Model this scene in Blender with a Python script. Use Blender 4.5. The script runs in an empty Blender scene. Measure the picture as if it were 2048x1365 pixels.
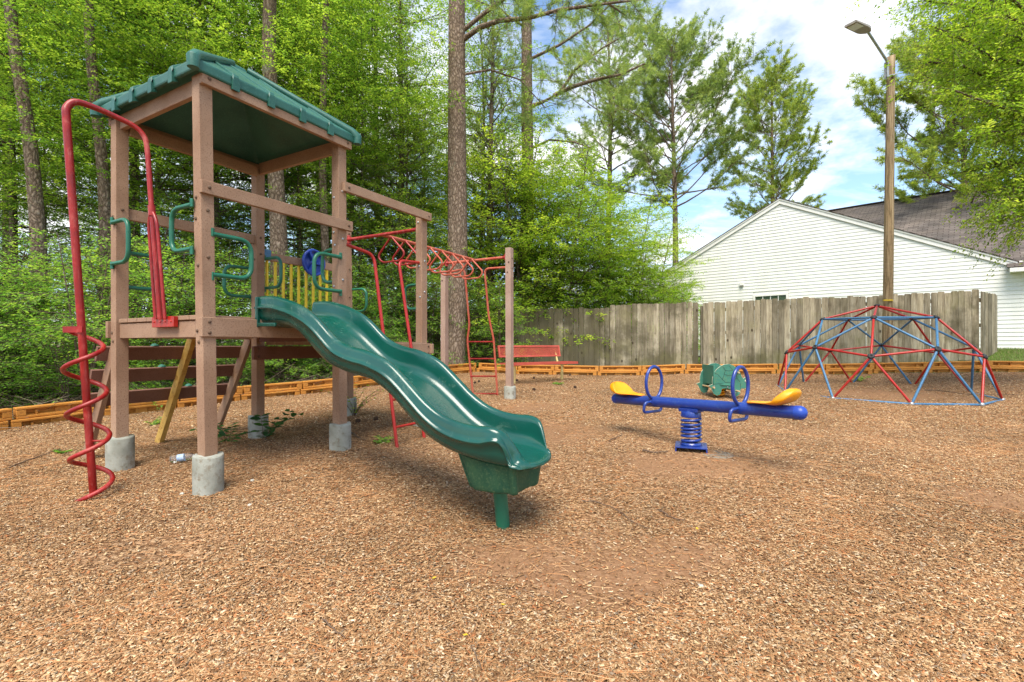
import bpy, math, random
import numpy as np
from mathutils import Vector, Matrix

# ------------------------------------------------------------------ camera, sky, sun, exposure
SC = bpy.context.scene
COL = SC.collection
ZC = 1.15                      # eye height above the zero level
F = 971.0                      # focal length in pixels of a 2048 px wide picture
cam_d = bpy.data.cameras.new("camera")
cam = bpy.data.objects.new("camera", cam_d)
COL.objects.link(cam)
cam.location = (0, 0, ZC)
cam.rotation_euler = (math.radians(90), 0, 0)
cam_d.sensor_width = 36.0
cam_d.lens = 36.0 * F / 2048.0
cam_d.shift_y = 7.5 / 2048.0
cam_d.clip_start = 0.05
cam_d.clip_end = 2000
SC.camera = cam

SUN_EL, SUN_AZ = math.radians(60), math.radians(190)     # azimuth clockwise from +Y
W = bpy.data.worlds.new("World")
SC.world = W
W.use_nodes = True
nt = W.node_tree
nt.nodes.clear()
def wn(t, **k):
    n = nt.nodes.new(t)
    for a, b in k.items():
        setattr(n, a, b)
    return n
L = nt.links.new
out = wn('ShaderNodeOutputWorld')
bg = wn('ShaderNodeBackground')
sky = wn('ShaderNodeTexSky', sky_type='NISHITA', sun_disc=False)
sky.sun_elevation = SUN_EL
sky.sun_rotation = SUN_AZ
sky.air_density = 1.0
sky.dust_density = 0.6
sky.ozone_density = 1.6
tc = wn('ShaderNodeTexCoord')
# project the view direction on a cloud deck so that clouds flatten towards the horizon
sep = wn('ShaderNodeSeparateXYZ'); L(tc.outputs['Generated'], sep.inputs[0])
zz = wn('ShaderNodeMath', operation='MAXIMUM'); L(sep.outputs['Z'], zz.inputs[0]); zz.inputs[1].default_value = 0.0
za = wn('ShaderNodeMath', operation='ADD'); L(zz.outputs[0], za.inputs[0]); za.inputs[1].default_value = 0.22
dx = wn('ShaderNodeMath', operation='DIVIDE'); L(sep.outputs['X'], dx.inputs[0]); L(za.outputs[0], dx.inputs[1])
dy = wn('ShaderNodeMath', operation='DIVIDE'); L(sep.outputs['Y'], dy.inputs[0]); L(za.outputs[0], dy.inputs[1])
cmb = wn('ShaderNodeCombineXYZ'); L(dx.outputs[0], cmb.inputs[0]); L(dy.outputs[0], cmb.inputs[1])
cmb.inputs[2].default_value = 3.7
n1 = wn('ShaderNodeTexNoise'); L(cmb.outputs[0], n1.inputs['Vector'])
n1.inputs['Scale'].default_value = 1.15
n1.inputs['Detail'].default_value = 9
n1.inputs['Roughness'].default_value = 0.58
r1 = wn('ShaderNodeValToRGB'); L(n1.outputs[0], r1.inputs[0])
r1.color_ramp.elements[0].position = 0.49
r1.color_ramp.elements[1].position = 0.60
# thin cirrus, stretched
mp = wn('ShaderNodeMapping'); L(cmb.outputs[0], mp.inputs[0]); mp.inputs['Scale'].default_value = (1.0, 3.4, 1); mp.inputs['Rotation'].default_value = (0, 0, 0.5)
n2 = wn('ShaderNodeTexNoise'); L(mp.outputs[0], n2.inputs['Vector']); n2.inputs['Scale'].default_value = 2.2; n2.inputs['Detail'].default_value = 10; n2.inputs['Roughness'].default_value = 0.66
r2 = wn('ShaderNodeValToRGB'); L(n2.outputs[0], r2.inputs[0])
r2.color_ramp.elements[0].position = 0.45
r2.color_ramp.elements[1].position = 0.75
r2.color_ramp.elements[1].color = (0.55, 0.55, 0.55, 1)
mx = wn('ShaderNodeMath', operation='MAXIMUM'); L(r1.outputs[0], mx.inputs[0]); L(r2.outputs[0], mx.inputs[1])
# a cloud's own grey-white body
n3 = wn('ShaderNodeTexNoise'); L(cmb.outputs[0], n3.inputs['Vector']); n3.inputs['Scale'].default_value = 2.5; n3.inputs['Detail'].default_value = 6
cr = wn('ShaderNodeMixRGB'); L(n3.outputs[0], cr.inputs[0]); cr.inputs[1].default_value = (3.6, 3.65, 3.75, 1); cr.inputs[2].default_value = (4.9, 4.85, 4.8, 1)
gm = wn('ShaderNodeMixRGB', blend_type='MULTIPLY'); gm.inputs[0].default_value = 1.0
L(sky.outputs[0], gm.inputs[1]); gm.inputs[2].default_value = (.80, .83, .83, 1)
mix = wn('ShaderNodeMixRGB'); L(mx.outputs[0], mix.inputs[0]); L(gm.outputs[0], mix.inputs[1]); L(cr.outputs[0], mix.inputs[2])
L(mix.outputs[0], bg.inputs[0]); L(bg.outputs[0], out.inputs[0])
bg.inputs[1].default_value = 0.12

sun_d = bpy.data.lights.new("sun", 'SUN')
sun_d.energy = 2.0
sun_d.angle = math.radians(34)
sun_d.color = (1.0, 0.93, 0.80)
sun = bpy.data.objects.new("sun", sun_d)
COL.objects.link(sun)
sd = Vector((math.sin(SUN_AZ) * math.cos(SUN_EL), math.cos(SUN_AZ) * math.cos(SUN_EL), math.sin(SUN_EL)))
sun.rotation_euler = sd.to_track_quat('Z', 'Y').to_euler()

SC.view_settings.view_transform = 'Standard'
SC.view_settings.look = 'None'
SC.view_settings.gamma = 1
SC.view_settings.exposure = 1.62
SC.render.engine = 'CYCLES'
SC.cycles.use_denoising = True
SC.cycles.max_bounces = 8
SC.cycles.transmission_bounces = 6
SC.cycles.use_adaptive_sampling = True
SC.cycles.adaptive_threshold = 0.02

rng = np.random.default_rng(7)
random.seed(7)

# ------------------------------------------------------------------ ground height
CT = [(-2.2, 3.45, 1.05), (-3.27, 4.05, 1.035), (-1.61, 4.52, .955), (-2.67, 5.11, .955), (-2.1, 6.1, .89),
      (-.05, 3.0, 1.15), (1.65, 4.4, .95), (-2.95, 3.43, 1.09), (-.05, 7.28, .81), (3.27, 7.55, .83), (6.45, 8.54, .83),
      (1.0, 10.0, .775), (6.0, 7.0, .88), (6.5, 10.2, .80), (-1.1, 4.6, .96), (-3.81, 4.44, 1.03), (-3.31, 5.48, .97),
      (-5.83, 5.71, .97), (-5.42, 6.43, .96), (-4.9, 7.13, .94), (-4.42, 7.98, .92), (-3.74, 8.73, .89), (-3.06, 9.49, .86),
      (-1.65, 11.75, .75), (-.87, 12.6, .70), (.14, 12.2, .73), (1.03, 11.8, .74), (2.14, 11.8, .74), (3.17, 11.8, .75),
      (4.24, 11.8, .73), (5.24, 11.6, .705), (6.21, 11.3, .685), (7.09, 11.0, .66), (8.1, 10.8, .645), (9.13, 10.6, .633),
      (10.23, 10.4, .62), (11.3, 10.2, .60), (10.9, 11.4, .30), (9.0, 11.9, .36), (7.0, 12.5, .48), (5.0, 12.9, .56), (12.6, 13, .16),
      (15, 14.6, .12), (2.7, 13.3, .66), (-.1, 14.3, .68)]
CTX = np.array(CT)
def g0(x, y):
    return np.clip(1.2 - .045 * y, .55, 1.2)
RES = CTX[:, 2] - g0(CTX[:, 0], CTX[:, 1])
def gz(x, y):
    """ground height at x, y (arrays or numbers)"""
    x = np.asarray(x, float); y = np.asarray(y, float)
    sh = x.shape
    xf = x.ravel(); yf = y.ravel()
    o = np.empty(xf.shape)
    for i in range(0, len(xf), 50000):
        a = xf[i:i + 50000, None]; b = yf[i:i + 50000, None]
        w = np.exp(-((a - CTX[:, 0]) ** 2 + (b - CTX[:, 1]) ** 2) / (2 * .75 ** 2))
        o[i:i + 50000] = (w @ RES) / (w.sum(1) + .06)
    g = g0(xf, yf) + o
    # soft unevenness of trodden mulch
    g = g + .012 * np.sin(xf * 3.1 + 1.3 * np.sin(yf * 1.7)) * np.sin(yf * 2.7 + xf) + .006 * np.sin(xf * 9 + yf * 4) * np.sin(yf * 8.3)
    z = ZC - g
    return z.reshape(sh)
def G(x, y):
    return float(gz(np.array([x]), np.array([y]))[0])
def at(px, Y, py=None):
    """point seen at column px, depth Y; py gives its height"""
    return Vector(((px - 1024) / F * Y, Y, ZC + (690 - py) / F * Y if py is not None else 0))

# tower frame: t along the front side, s outwards from it (towards the slide), h above eye level
def T(t, s, h):
    return Vector((-2.206 + .488 * t + .873 * s, 3.454 + .873 * t - .488 * s, ZC + h))

# ------------------------------------------------------------------ materials
def mat(name):
    m = bpy.data.materials.new(name)
    m.use_nodes = True
    n = m.node_tree.nodes
    return m, n, m.node_tree.links.new, n['Principled BSDF']
def node(n, t, **k):
    x = n.new(t)
    for a, b in k.items():
        setattr(x, a, b)
    return x
def ramp(n, stops):
    r = n.new('ShaderNodeValToRGB')
    e = r.color_ramp.elements
    while len(e) < len(stops):
        e.new(0.5)
    for q, (p, c) in zip(e, stops):
        q.position = p
        q.color = (*c, 1) if len(c) == 3 else c
    return r
def noise(n, l, vec, scale, detail=4, rough=.5, dist=0):
    x = n.new('ShaderNodeTexNoise')
    x.inputs['Scale'].default_value = scale; x.inputs['Detail'].default_value = detail
    x.inputs['Roughness'].default_value = rough; x.inputs['Distortion'].default_value = dist
    if vec is not None: l(vec, x.inputs['Vector'])
    return x
def bump(n, l, h, strength, dist, bsdf, prev=None):
    b = n.new('ShaderNodeBump')
    b.inputs['Strength'].default_value = strength; b.inputs['Distance'].default_value = dist
    l(h, b.inputs['Height'])
    if prev is not None: l(prev, b.inputs['Normal'])
    l(b.outputs[0], bsdf.inputs['Normal'])
    return b.outputs[0]

def m_speckle(name, c1, c2, c3, scale=60, rough=.75, bumpd=.004, patch=3.0, coat=0.0, spec=.3):
    """a surface whose colour wanders in patches with fine speckle"""
    m, n, l, b = mat(name)
    o = n.new('ShaderNodeTexCoord').outputs['Object']
    a = noise(n, l, o, patch, 5, .6); s = noise(n, l, o, scale, 4, .7)
    r = ramp(n, [(.3, c1), (.7, c2)]); l(a.outputs[0], r.inputs[0])
    r2 = ramp(n, [(.52, (0, 0, 0)), (.7, (1, 1, 1))]); l(s.outputs[0], r2.inputs[0])
    x = n.new('ShaderNodeMixRGB'); l(r2.outputs[0], x.inputs[0]); l(r.outputs[0], x.inputs[1]); x.inputs[2].default_value = (*c3, 1)
    l(x.outputs[0], b.inputs['Base Color'])
    b.inputs['Roughness'].default_value = rough
    b.inputs['Specular IOR Level'].default_value = spec
    b.inputs['Coat Weight'].default_value = coat
    b.inputs['Coat Roughness'].default_value = .12
    if bumpd: bump(n, l, s.outputs[0], .5, bumpd, b)
    return m

M = {}
M['lumber'] = m_speckle('plastic_lumber', (.245, .138, .082), (.40, .255, .168), (.17, .09, .052), 110, .82, .002, 1.9)
M['lumber_dark'] = m_speckle('plastic_lumber_shaded', (.16, .075, .05), (.22, .11, .08), (.10, .045, .03), 110, .8, .002, 2.6)  # darker copy of the lumber: shade below the deck put into the colour
M['lumber_grey'] = m_speckle('weathered_lumber', (.32, .20, .145), (.43, .30, .235), (.22, .135, .10), 110, .85, .002, 2.2)
M['yellow_wood'] = m_speckle('yellow_pine', (.42, .24, .05), (.56, .36, .10), (.30, .15, .03), 25, .7, .001, 5)
M['green_tube'] = m_speckle('green_paint', (.008, .105, .057), (.014, .15, .082), (.02, .10, .06), 45, .38, .0008, 6, spec=.5)
M['roof_green'] = m_speckle('green_roof_plastic', (.014, .082, .060), (.032, .13, .097), (.055, .16, .125), 90, .42, .0012, 4, spec=.4)
M['concrete'] = m_speckle('concrete', (.22, .225, .185), (.42, .42, .365), (.20, .165, .115), 22, .9, .007, 5)
M['galv'] = m_speckle('galvanised', (.35, .36, .37), (.5, .5, .5), (.2, .2, .2), 80, .45, 0, 9)
M['galv'].node_tree.nodes['Principled BSDF'].inputs['Metallic'].default_value = .7
M['blue'] = m_speckle('blue_paint', (.008, .030, .20), (.012, .042, .27), (.03, .07, .24), 30, .3, .0006, 5, coat=.3, spec=.5)
M['blue_plastic'] = m_speckle('blue_plastic', (.01, .045, .30), (.015, .06, .38), (.02, .06, .3), 60, .4, 0, 5, spec=.5)
M['yellow_bar'] = m_speckle('yellow_paint', (.74, .50, .008), (.82, .58, .015), (.62, .40, .02), 40, .42, 0, 5, spec=.5)
M['seat'] = m_speckle('yellow_plastic', (.78, .29, .002), (.84, .34, .004), (.66, .24, .005), 70, .42, 0, 4, spec=.45)
M['black'] = m_speckle('black_plastic', (.012, .012, .014), (.03, .03, .035), (.05, .05, .05), 60, .5, 0, 8)
M['dome_blue'] = m_speckle('faded_blue_paint', (.035, .125, .25), (.07, .19, .33), (.03, .08, .14), 35, .45, 0, 4, spec=.45)
M['turtle'] = m_speckle('green_panel', (.035, .155, .11), (.06, .21, .15), (.10, .20, .10), 35, .6, .0006, 5)
M['turtle_edge'] = m_speckle('tan_edge', (.5, .46, .33), (.6, .55, .42), (.4, .36, .25), 60, .6, 0, 5)
M['tan'] = m_speckle('tan_rod', (.48, .33, .17), (.58, .42, .24), (.35, .25, .12), 40, .6, 0, 5)
M['cream'] = m_speckle('pale_yellow_paint', (.55, .42, .16), (.66, .52, .22), (.35, .25, .1), 30, .55, 0, 6)
M['bench_red'] = m_speckle('faded_red_coating', (.42, .07, .045), (.54, .11, .075), (.35, .05, .04), 60, .5, 0, 4)
M['border'] = m_speckle('orange_plastic', (.46, .18, .026), (.58, .26, .05), (.32, .12, .03), 45, .6, .0015, 3)
M['white_trim'] = m_speckle('white_trim', (.74, .715, .67), (.81, .79, .75), (.64, .60, .54), 20, .6, 0, 2)
M['window_dark'] = m_speckle('window_glass', (.03, .05, .04), (.06, .09, .06), (.1, .12, .1), 8, .08, 0, 2, spec=.6)
M['red_clamp'] = m_speckle('red_enamel', (.33, .010, .006), (.42, .018, .010), (.28, .012, .008), 30, .35, 0, 5, spec=.5)
M['lens'] = m_speckle('lamp_lens', (.55, .55, .5), (.7, .7, .65), (.45, .45, .4), 50, .3, 0, 8)
M['lamp_body'] = m_speckle('lamp_housing', (.30, .26, .22), (.36, .32, .27), (.2, .18, .15), 50, .5, 0, 8)

def m_redpaint():
    m, n, l, b = mat('worn_red_paint')
    o = n.new('ShaderNodeTexCoord').outputs['Object']
    a = noise(n, l, o, 4.5, 7, .68, .4)
    mp = n.new('ShaderNodeMapping'); l(o, mp.inputs[0]); mp.inputs['Scale'].default_value = (1, 1, .22)
    s = noise(n, l, mp.outputs[0], 40, 5, .7)
    r = ramp(n, [(.40, (.22, .005, .004)), (.56, (.32, .010, .008)), (.70, (.42, .085, .07))]); l(a.outputs[0], r.inputs[0])
    r2 = ramp(n, [(.55, (0, 0, 0)), (.75, (.7, .7, .7))]); l(s.outputs[0], r2.inputs[0])
    x = n.new('ShaderNodeMixRGB'); l(r2.outputs[0], x.inputs[0]); l(r.outputs[0], x.inputs[1]); x.inputs[2].default_value = (.45, .13, .105, 1)
    l(x.outputs[0], b.inputs['Base Color'])
    rr = ramp(n, [(.4, (.33, .33, .33)), (.7, (.62, .62, .62))]); l(a.outputs[0], rr.inputs[0]); l(rr.outputs[0], b.inputs['Roughness'])
    return m
M['red'] = m_redpaint()

def m_redfaded():
    m = m_speckle('faded_orange_red_paint', (.42, .065, .035), (.48, .15, .09), (.36, .03, .02), 40, .6, 0, 4)
    return m
M['red_faded'] = m_redfaded()

def m_slide():
    m, n, l, b = mat('green_slide_plastic')
    o = n.new('ShaderNodeTexCoord').outputs['Object']
    a = noise(n, l, o, 2.2, 5, .6)
    r = ramp(n, [(.3, (.003, .052, .038)), (.7, (.005, .076, .055))]); l(a.outputs[0], r.inputs[0])
    s = noise(n, l, o, 300, 2, .5)
    d = noise(n, l, o, 6, 8, .75, .6)
    dr = ramp(n, [(.56, (0, 0, 0)), (.76, (.38, .38, .38))]); l(d.outputs[0], dr.inputs[0])
    x = n.new('ShaderNodeMixRGB'); l(dr.outputs[0], x.inputs[0]); l(r.outputs[0], x.inputs[1]); x.inputs[2].default_value = (.16, .24, .18, 1)
    l(x.outputs[0], b.inputs['Base Color'])
    rr = ramp(n, [(.3, (.13, .13, .13)), (.75, (.33, .33, .33))]); l(d.outputs[0], rr.inputs[0]); l(rr.outputs[0], b.inputs['Roughness'])
    b.inputs['Specular IOR Level'].default_value = .6
    bump(n, l, s.outputs[0], .15, .0006, b)
    return m
M['slide'] = m_slide()
M['slide_foot'] = m_speckle('green_moulded_foot', (.006, .055, .034), (.035, .095, .045), (.075, .125, .06), 70, .55, .0015, 7)

def m_fence():
    m, n, l, b = mat('weathered_fence_board')
    tcn = n.new('ShaderNodeTexCoord'); o = tcn.outputs['Object']
    at_ = n.new('ShaderNodeVertexColor'); at_.layer_name = 'Col'
    mp = n.new('ShaderNodeMapping'); l(o, mp.inputs[0]); mp.inputs['Scale'].default_value = (1, 1, .09)
    off = n.new('ShaderNodeVectorMath'); off.operation = 'ADD'; l(mp.outputs[0], off.inputs[0])
    sc = n.new('ShaderNodeVectorMath'); sc.operation = 'SCALE'; l(at_.outputs[0], sc.inputs[0]); sc.inputs['Scale'].default_value = 9.0
    l(sc.outputs[0], off.inputs[1])
    g = noise(n, l, off.outputs[0], 42, 6, .7, .3)
    g2 = noise(n, l, off.outputs[0], 10, 5, .65, .4)
    p = noise(n, l, o, 1.1, 6, .65)
    r = ramp(n, [(.30, (.17, .137, .09)), (.5, (.36, .305, .21)), (.72, (.50, .44, .325))]); l(g2.outputs[0], r.inputs[0])
    x = n.new('ShaderNodeMixRGB'); x.blend_type = 'MULTIPLY'; x.inputs[0].default_value = .6
    l(r.outputs[0], x.inputs[1])
    r3 = ramp(n, [(.34, (.30, .28, .25)), (.56, (1, 1, 1))]); l(g.outputs[0], r3.inputs[0]); l(r3.outputs[0], x.inputs[2])
    # board tone
    x2 = n.new('ShaderNodeMixRGB'); x2.blend_type = 'MULTIPLY'; x2.inputs[0].default_value = 1
    l(x.outputs[0], x2.inputs[1])
    sepc = n.new('ShaderNodeSeparateColor'); l(at_.outputs[0], sepc.inputs[0])
    tone = n.new('ShaderNodeMapRange'); l(sepc.outputs[0], tone.inputs[0]); tone.inputs[3].default_value = .62; tone.inputs[4].default_value = 1.2
    l(tone.outputs[0], x2.inputs[2])
    # mildew: dark blotches, and more where blue channel says so
    add = n.new('ShaderNodeMath'); add.operation = 'ADD'; l(p.outputs[0], add.inputs[0])
    sb = n.new('ShaderNodeMath'); sb.operation = 'MULTIPLY'; l(sepc.outputs[2], sb.inputs[0]); sb.inputs[1].default_value = .22; l(sb.outputs[0], add.inputs[1])
    r4 = ramp(n, [(.50, (0, 0, 0)), (.66, (.82, .82, .82))]); l(add.outputs[0], r4.inputs[0])
    x3 = n.new('ShaderNodeMixRGB'); l(r4.outputs[0], x3.inputs[0]); l(x2.outputs[0], x3.inputs[1]); x3.inputs[2].default_value = (.085, .072, .04, 1)
    # algae
    q = noise(n, l, o, 1.7, 5, .6)
    r5 = ramp(n, [(.5, (0, 0, 0)), (.75, (.5, .5, .5))]); l(q.outputs[0], r5.inputs[0])
    x4 = n.new('ShaderNodeMixRGB'); l(r5.outputs[0], x4.inputs[0]); l(x3.outputs[0], x4.inputs[1]); x4.inputs[2].default_value = (.20, .19, .06, 1)
    # knots
    v = n.new('ShaderNodeTexVoronoi'); v.inputs['Scale'].default_value = 2.6
    mp2 = n.new('ShaderNodeMapping'); l(o, mp2.inputs[0]); mp2.inputs['Scale'].default_value = (1.3, 1.3, .8); l(mp2.outputs[0], v.inputs['Vector'])
    r6 = ramp(n, [(.05, (1, 1, 1)), (.11, (0, 0, 0))]); l(v.outputs['Distance'], r6.inputs[0])
    x5 = n.new('ShaderNodeMixRGB'); l(r6.outputs[0], x5.inputs[0]); l(x4.outputs[0], x5.inputs[1]); x5.inputs[2].default_value = (.05, .035, .02, 1)
    l(x5.outputs[0], b.inputs['Base Color'])
    b.inputs['Roughness'].default_value = .9
    b.inputs['Specular IOR Level'].default_value = .15
    bump(n, l, g.outputs[0], .6, .006, b)
    return m
M['fence'] = m_fence()

def m_bark(name, c1, c2, scale=5, vs=.35, disp=.03):
    m, n, l, b = mat(name)
    o = n.new('ShaderNodeTexCoord').outputs['Object']
    mp = n.new('ShaderNodeMapping'); l(o, mp.inputs[0]); mp.inputs['Scale'].default_value = (1, 1, vs)
    w = noise(n, l, mp.outputs[0], scale * .8, 4, .6)
    ad = n.new('ShaderNodeVectorMath'); ad.operation = 'ADD'; l(mp.outputs[0], ad.inputs[0])
    scl = n.new('ShaderNodeVectorMath'); scl.operation = 'SCALE'; l(w.outputs['Color'], scl.inputs[0]); scl.inputs['Scale'].default_value = .22
    l(scl.outputs[0], ad.inputs[1])
    v = n.new('ShaderNodeTexVoronoi'); v.feature = 'DISTANCE_TO_EDGE'; v.inputs['Scale'].default_value = scale * 2.4; l(ad.outputs[0], v.inputs['Vector'])
    s = noise(n, l, o, scale * 9, 5, .7)
    r = ramp(n, [(.0, tuple(q * .5 for q in c1)), (.10, c1), (.45, c2)]); l(v.outputs[0], r.inputs[0])
    x = n.new('ShaderNodeMixRGB'); x.blend_type = 'MULTIPLY'; x.inputs[0].default_value = .8; l(r.outputs[0], x.inputs[1])
    r2 = ramp(n, [(.3, (.5, .5, .5)), (.7, (1.15, 1.15, 1.15))]); l(s.outputs[0], r2.inputs[0]); l(r2.outputs[0], x.inputs[2])
    k = noise(n, l, o, 2.3, 4, .6)
    r3 = ramp(n, [(.6, (0, 0, 0)), (.72, (.55, .55, .55))]); l(k.outputs[0], r3.inputs[0])
    y = n.new('ShaderNodeMixRGB'); l(r3.outputs[0], y.inputs[0]); l(x.outputs[0], y.inputs[1]); y.inputs[2].default_value = (.30, .31, .22, 1)
    l(y.outputs[0], b.inputs['Base Color'])
    b.inputs['Roughness'].default_value = .92; b.inputs['Specular IOR Level'].default_value = .15
    bump(n, l, v.outputs[0], .9, disp, b)
    return m
M['bark'] = m_bark('pine_bark', (.20, .14, .098), (.39, .30, .225), 6.5, .45, .03)
M['bark_thin'] = m_bark('thin_bark', (.13, .10, .065), (.25, .20, .14), 9, .3, .01)
M['pole_wood'] = m_bark('pole_wood', (.33, .235, .13), (.44, .335, .205), 8, .04, .004)

def m_leaf(name, ca, cb, cc, trans=.45):
    m, n, l, b = mat(name)
    n.remove(b)
    ou = n['Material Output']
    at_ = n.new('ShaderNodeVertexColor'); at_.layer_name = 'Col'
    sc = n.new('ShaderNodeSeparateColor'); l(at_.outputs[0], sc.inputs[0])
    oi = n.new('ShaderNodeObjectInfo')
    ad = n.new('ShaderNodeMath'); ad.operation = 'MULTIPLY_ADD'; l(oi.outputs['Random'], ad.inputs[0]); ad.inputs[1].default_value = .30; l(sc.outputs[0], ad.inputs[2])
    sb = n.new('ShaderNodeMath'); sb.operation = 'SUBTRACT'; l(ad.outputs[0], sb.inputs[0]); sb.inputs[1].default_value = .15
    r = ramp(n, [(.1, ca), (.5, cb), (.92, cc)]); l(sb.outputs[0], r.inputs[0])
    d = n.new('ShaderNodeBsdfPrincipled'); l(r.outputs[0], d.inputs['Base Color']); d.inputs['Roughness'].default_value = .5; d.inputs['Specular IOR Level'].default_value = .25
    t = n.new('ShaderNodeBsdfTranslucent')
    g = n.new('ShaderNodeMixRGB'); g.blend_type = 'MULTIPLY'; g.inputs[0].default_value = 1; l(r.outputs[0], g.inputs[1]); g.inputs[2].default_value = (2.2, 2.15, 1.1, 1)
    l(g.outputs[0], t.inputs['Color'])
    mx = n.new('ShaderNodeMixShader'); mx.inputs[0].default_value = trans
    l(d.outputs[0], mx.inputs[1]); l(t.outputs[0], mx.inputs[2]); l(mx.outputs[0], ou.inputs[0])
    return m
M['leaf'] = m_leaf('forest_leaf', (.06, .125, .022), (.145, .25, .036), (.31, .40, .065), .58)
M['leaf_bright'] = m_leaf('bright_leaf', (.10, .19, .022), (.21, .325, .036), (.38, .45, .065), .55)
M['leaf_shrub'] = m_leaf('shrub_leaf', (.06, .15, .03), (.145, .285, .052), (.29, .41, .075), .55)
M['leaf_dark'] = m_leaf('deep_green_leaf', (.02, .07, .02), (.04, .12, .03), (.08, .19, .04), .3)
M['needle'] = m_leaf('pine_needle', (.11, .18, .065), (.22, .30, .10), (.36, .42, .14), .45)
M['needle_bright'] = m_leaf('bright_pine_needle', (.14, .21, .05), (.28, .35, .08), (.42, .46, .11), .45)  # paler, yellower needles for the pines behind the house

def m_ground():
    m, n, l, b = mat('ground_cover')
    o = n.new('ShaderNodeTexCoord').outputs['Object']
    at_ = n.new('ShaderNodeVertexColor'); at_.layer_name = 'Col'
    sc = n.new('ShaderNodeSeparateColor'); l(at_.outputs[0], sc.inputs[0])
    # mulch: crumbs of chips in several tones
    v = n.new('ShaderNodeTexVoronoi'); v.inputs['Scale'].default_value = 55; v.inputs['Randomness'].default_value = 1
    w = noise(n, l, o, 30, 3, .6)
    ad = n.new('ShaderNodeVectorMath'); ad.operation = 'ADD'; l(o, ad.inputs[0])
    s_ = n.new('ShaderNodeVectorMath'); s_.operation = 'SCALE'; l(w.outputs['Color'], s_.inputs[0]); s_.inputs['Scale'].default_value = .03; l(s_.outputs[0], ad.inputs[1])
    mp = n.new('ShaderNodeMapping'); l(ad.outputs[0], mp.inputs[0]); mp.inputs['Scale'].default_value = (1, 1.9, 1); mp.inputs['Rotation'].default_value = (0, 0, .5)
    l(mp.outputs[0], v.inputs['Vector'])
    sv = n.new('ShaderNodeSeparateColor'); l(v.outputs['Color'], sv.inputs[0])
    r = ramp(n, [(.0, (.10, .050, .024)), (.35, (.225, .122, .060)), (.68, (.39, .23, .12)), (1, (.58, .40, .235))]); l(sv.outputs[0], r.inputs[0])
    f = noise(n, l, o, 150, 4, .7)
    rf = ramp(n, [(.3, (.45, .45, .45)), (.7, (1.3, 1.3, 1.3))]); l(f.outputs[0], rf.inputs[0])
    mu = n.new('ShaderNodeMixRGB'); mu.blend_type = 'MULTIPLY'; mu.inputs[0].default_value = .8; l(r.outputs[0], mu.inputs[1]); l(rf.outputs[0], mu.inputs[2])
    big = noise(n, l, o, .9, 5, .6)
    rb = ramp(n, [(.35, (.68, .66, .64)), (.65, (1.18, 1.1, 1.05))]); l(big.outputs[0], rb.inputs[0])
    mu2 = n.new('ShaderNodeMixRGB'); mu2.blend_type = 'MULTIPLY'; mu2.inputs[0].default_value = .9; l(mu.outputs[0], mu2.inputs[1]); l(rb.outputs[0], mu2.inputs[2])
    # bare worn soil
    so = noise(n, l, o, 25, 6, .7)
    rs = ramp(n, [(.3, (.20, .105, .052)), (.7, (.33, .18, .095))]); l(so.outputs[0], rs.inputs[0])
    m1 = n.new('ShaderNodeMixRGB'); l(sc.outputs[1], m1.inputs[0]); l(mu2.outputs[0], m1.inputs[1]); l(rs.outputs[0], m1.inputs[2])
    # forest litter
    fl = noise(n, l, o, 12, 7, .75)
    rl = ramp(n, [(.35, (.035, .024, .012)), (.55, (.11, .07, .035)), (.75, (.22, .14, .075))]); l(fl.outputs[0], rl.inputs[0])
    m2 = n.new('ShaderNodeMixRGB'); l(sc.outputs[0], m2.inputs[0]); l(m1.outputs[0], m2.inputs[1]); l(rl.outputs[0], m2.inputs[2])
    gr = noise(n, l, o, 9, 7, .8)
    rg = ramp(n, [(.35, (.06, .09, .02)), (.6, (.13, .19, .04)), (.75, (.20, .17, .08))]); l(gr.outputs[0], rg.inputs[0])
    m3 = n.new('ShaderNodeMixRGB'); l(sc.outputs[2], m3.inputs[0]); l(m2.outputs[0], m3.inputs[1]); l(rg.outputs[0], m3.inputs[2])
    l(m3.outputs[0], b.inputs['Base Color'])
    b.inputs['Roughness'].default_value = .93; b.inputs['Specular IOR Level'].default_value = .12
    p = bump(n, l, sv.outputs[0], .7, .012, b)
    bump(n, l, f.outputs[0], .6, .006, b, p)
    return m
M['ground'] = m_ground()

def m_chip():
    m, n, l, b = mat('wood_chip')
    at_ = n.new('ShaderNodeVertexColor'); at_.layer_name = 'Col'
    o = n.new('ShaderNodeTexCoord').outputs['Object']
    s = noise(n, l, o, 160, 4, .7)
    r = ramp(n, [(.3, (.55, .55, .55)), (.7, (1.2, 1.2, 1.2))]); l(s.outputs[0], r.inputs[0])
    x = n.new('ShaderNodeMixRGB'); x.blend_type = 'MULTIPLY'; x.inputs[0].default_value = .8; l(at_.outputs[0], x.inputs[1]); l(r.outputs[0], x.inputs[2])
    l(x.outputs[0], b.inputs['Base Color'])
    b.inputs['Roughness'].default_value = .97; b.inputs['Specular IOR Level'].default_value = .04
    return m
M['chip'] = m_chip()

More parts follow.
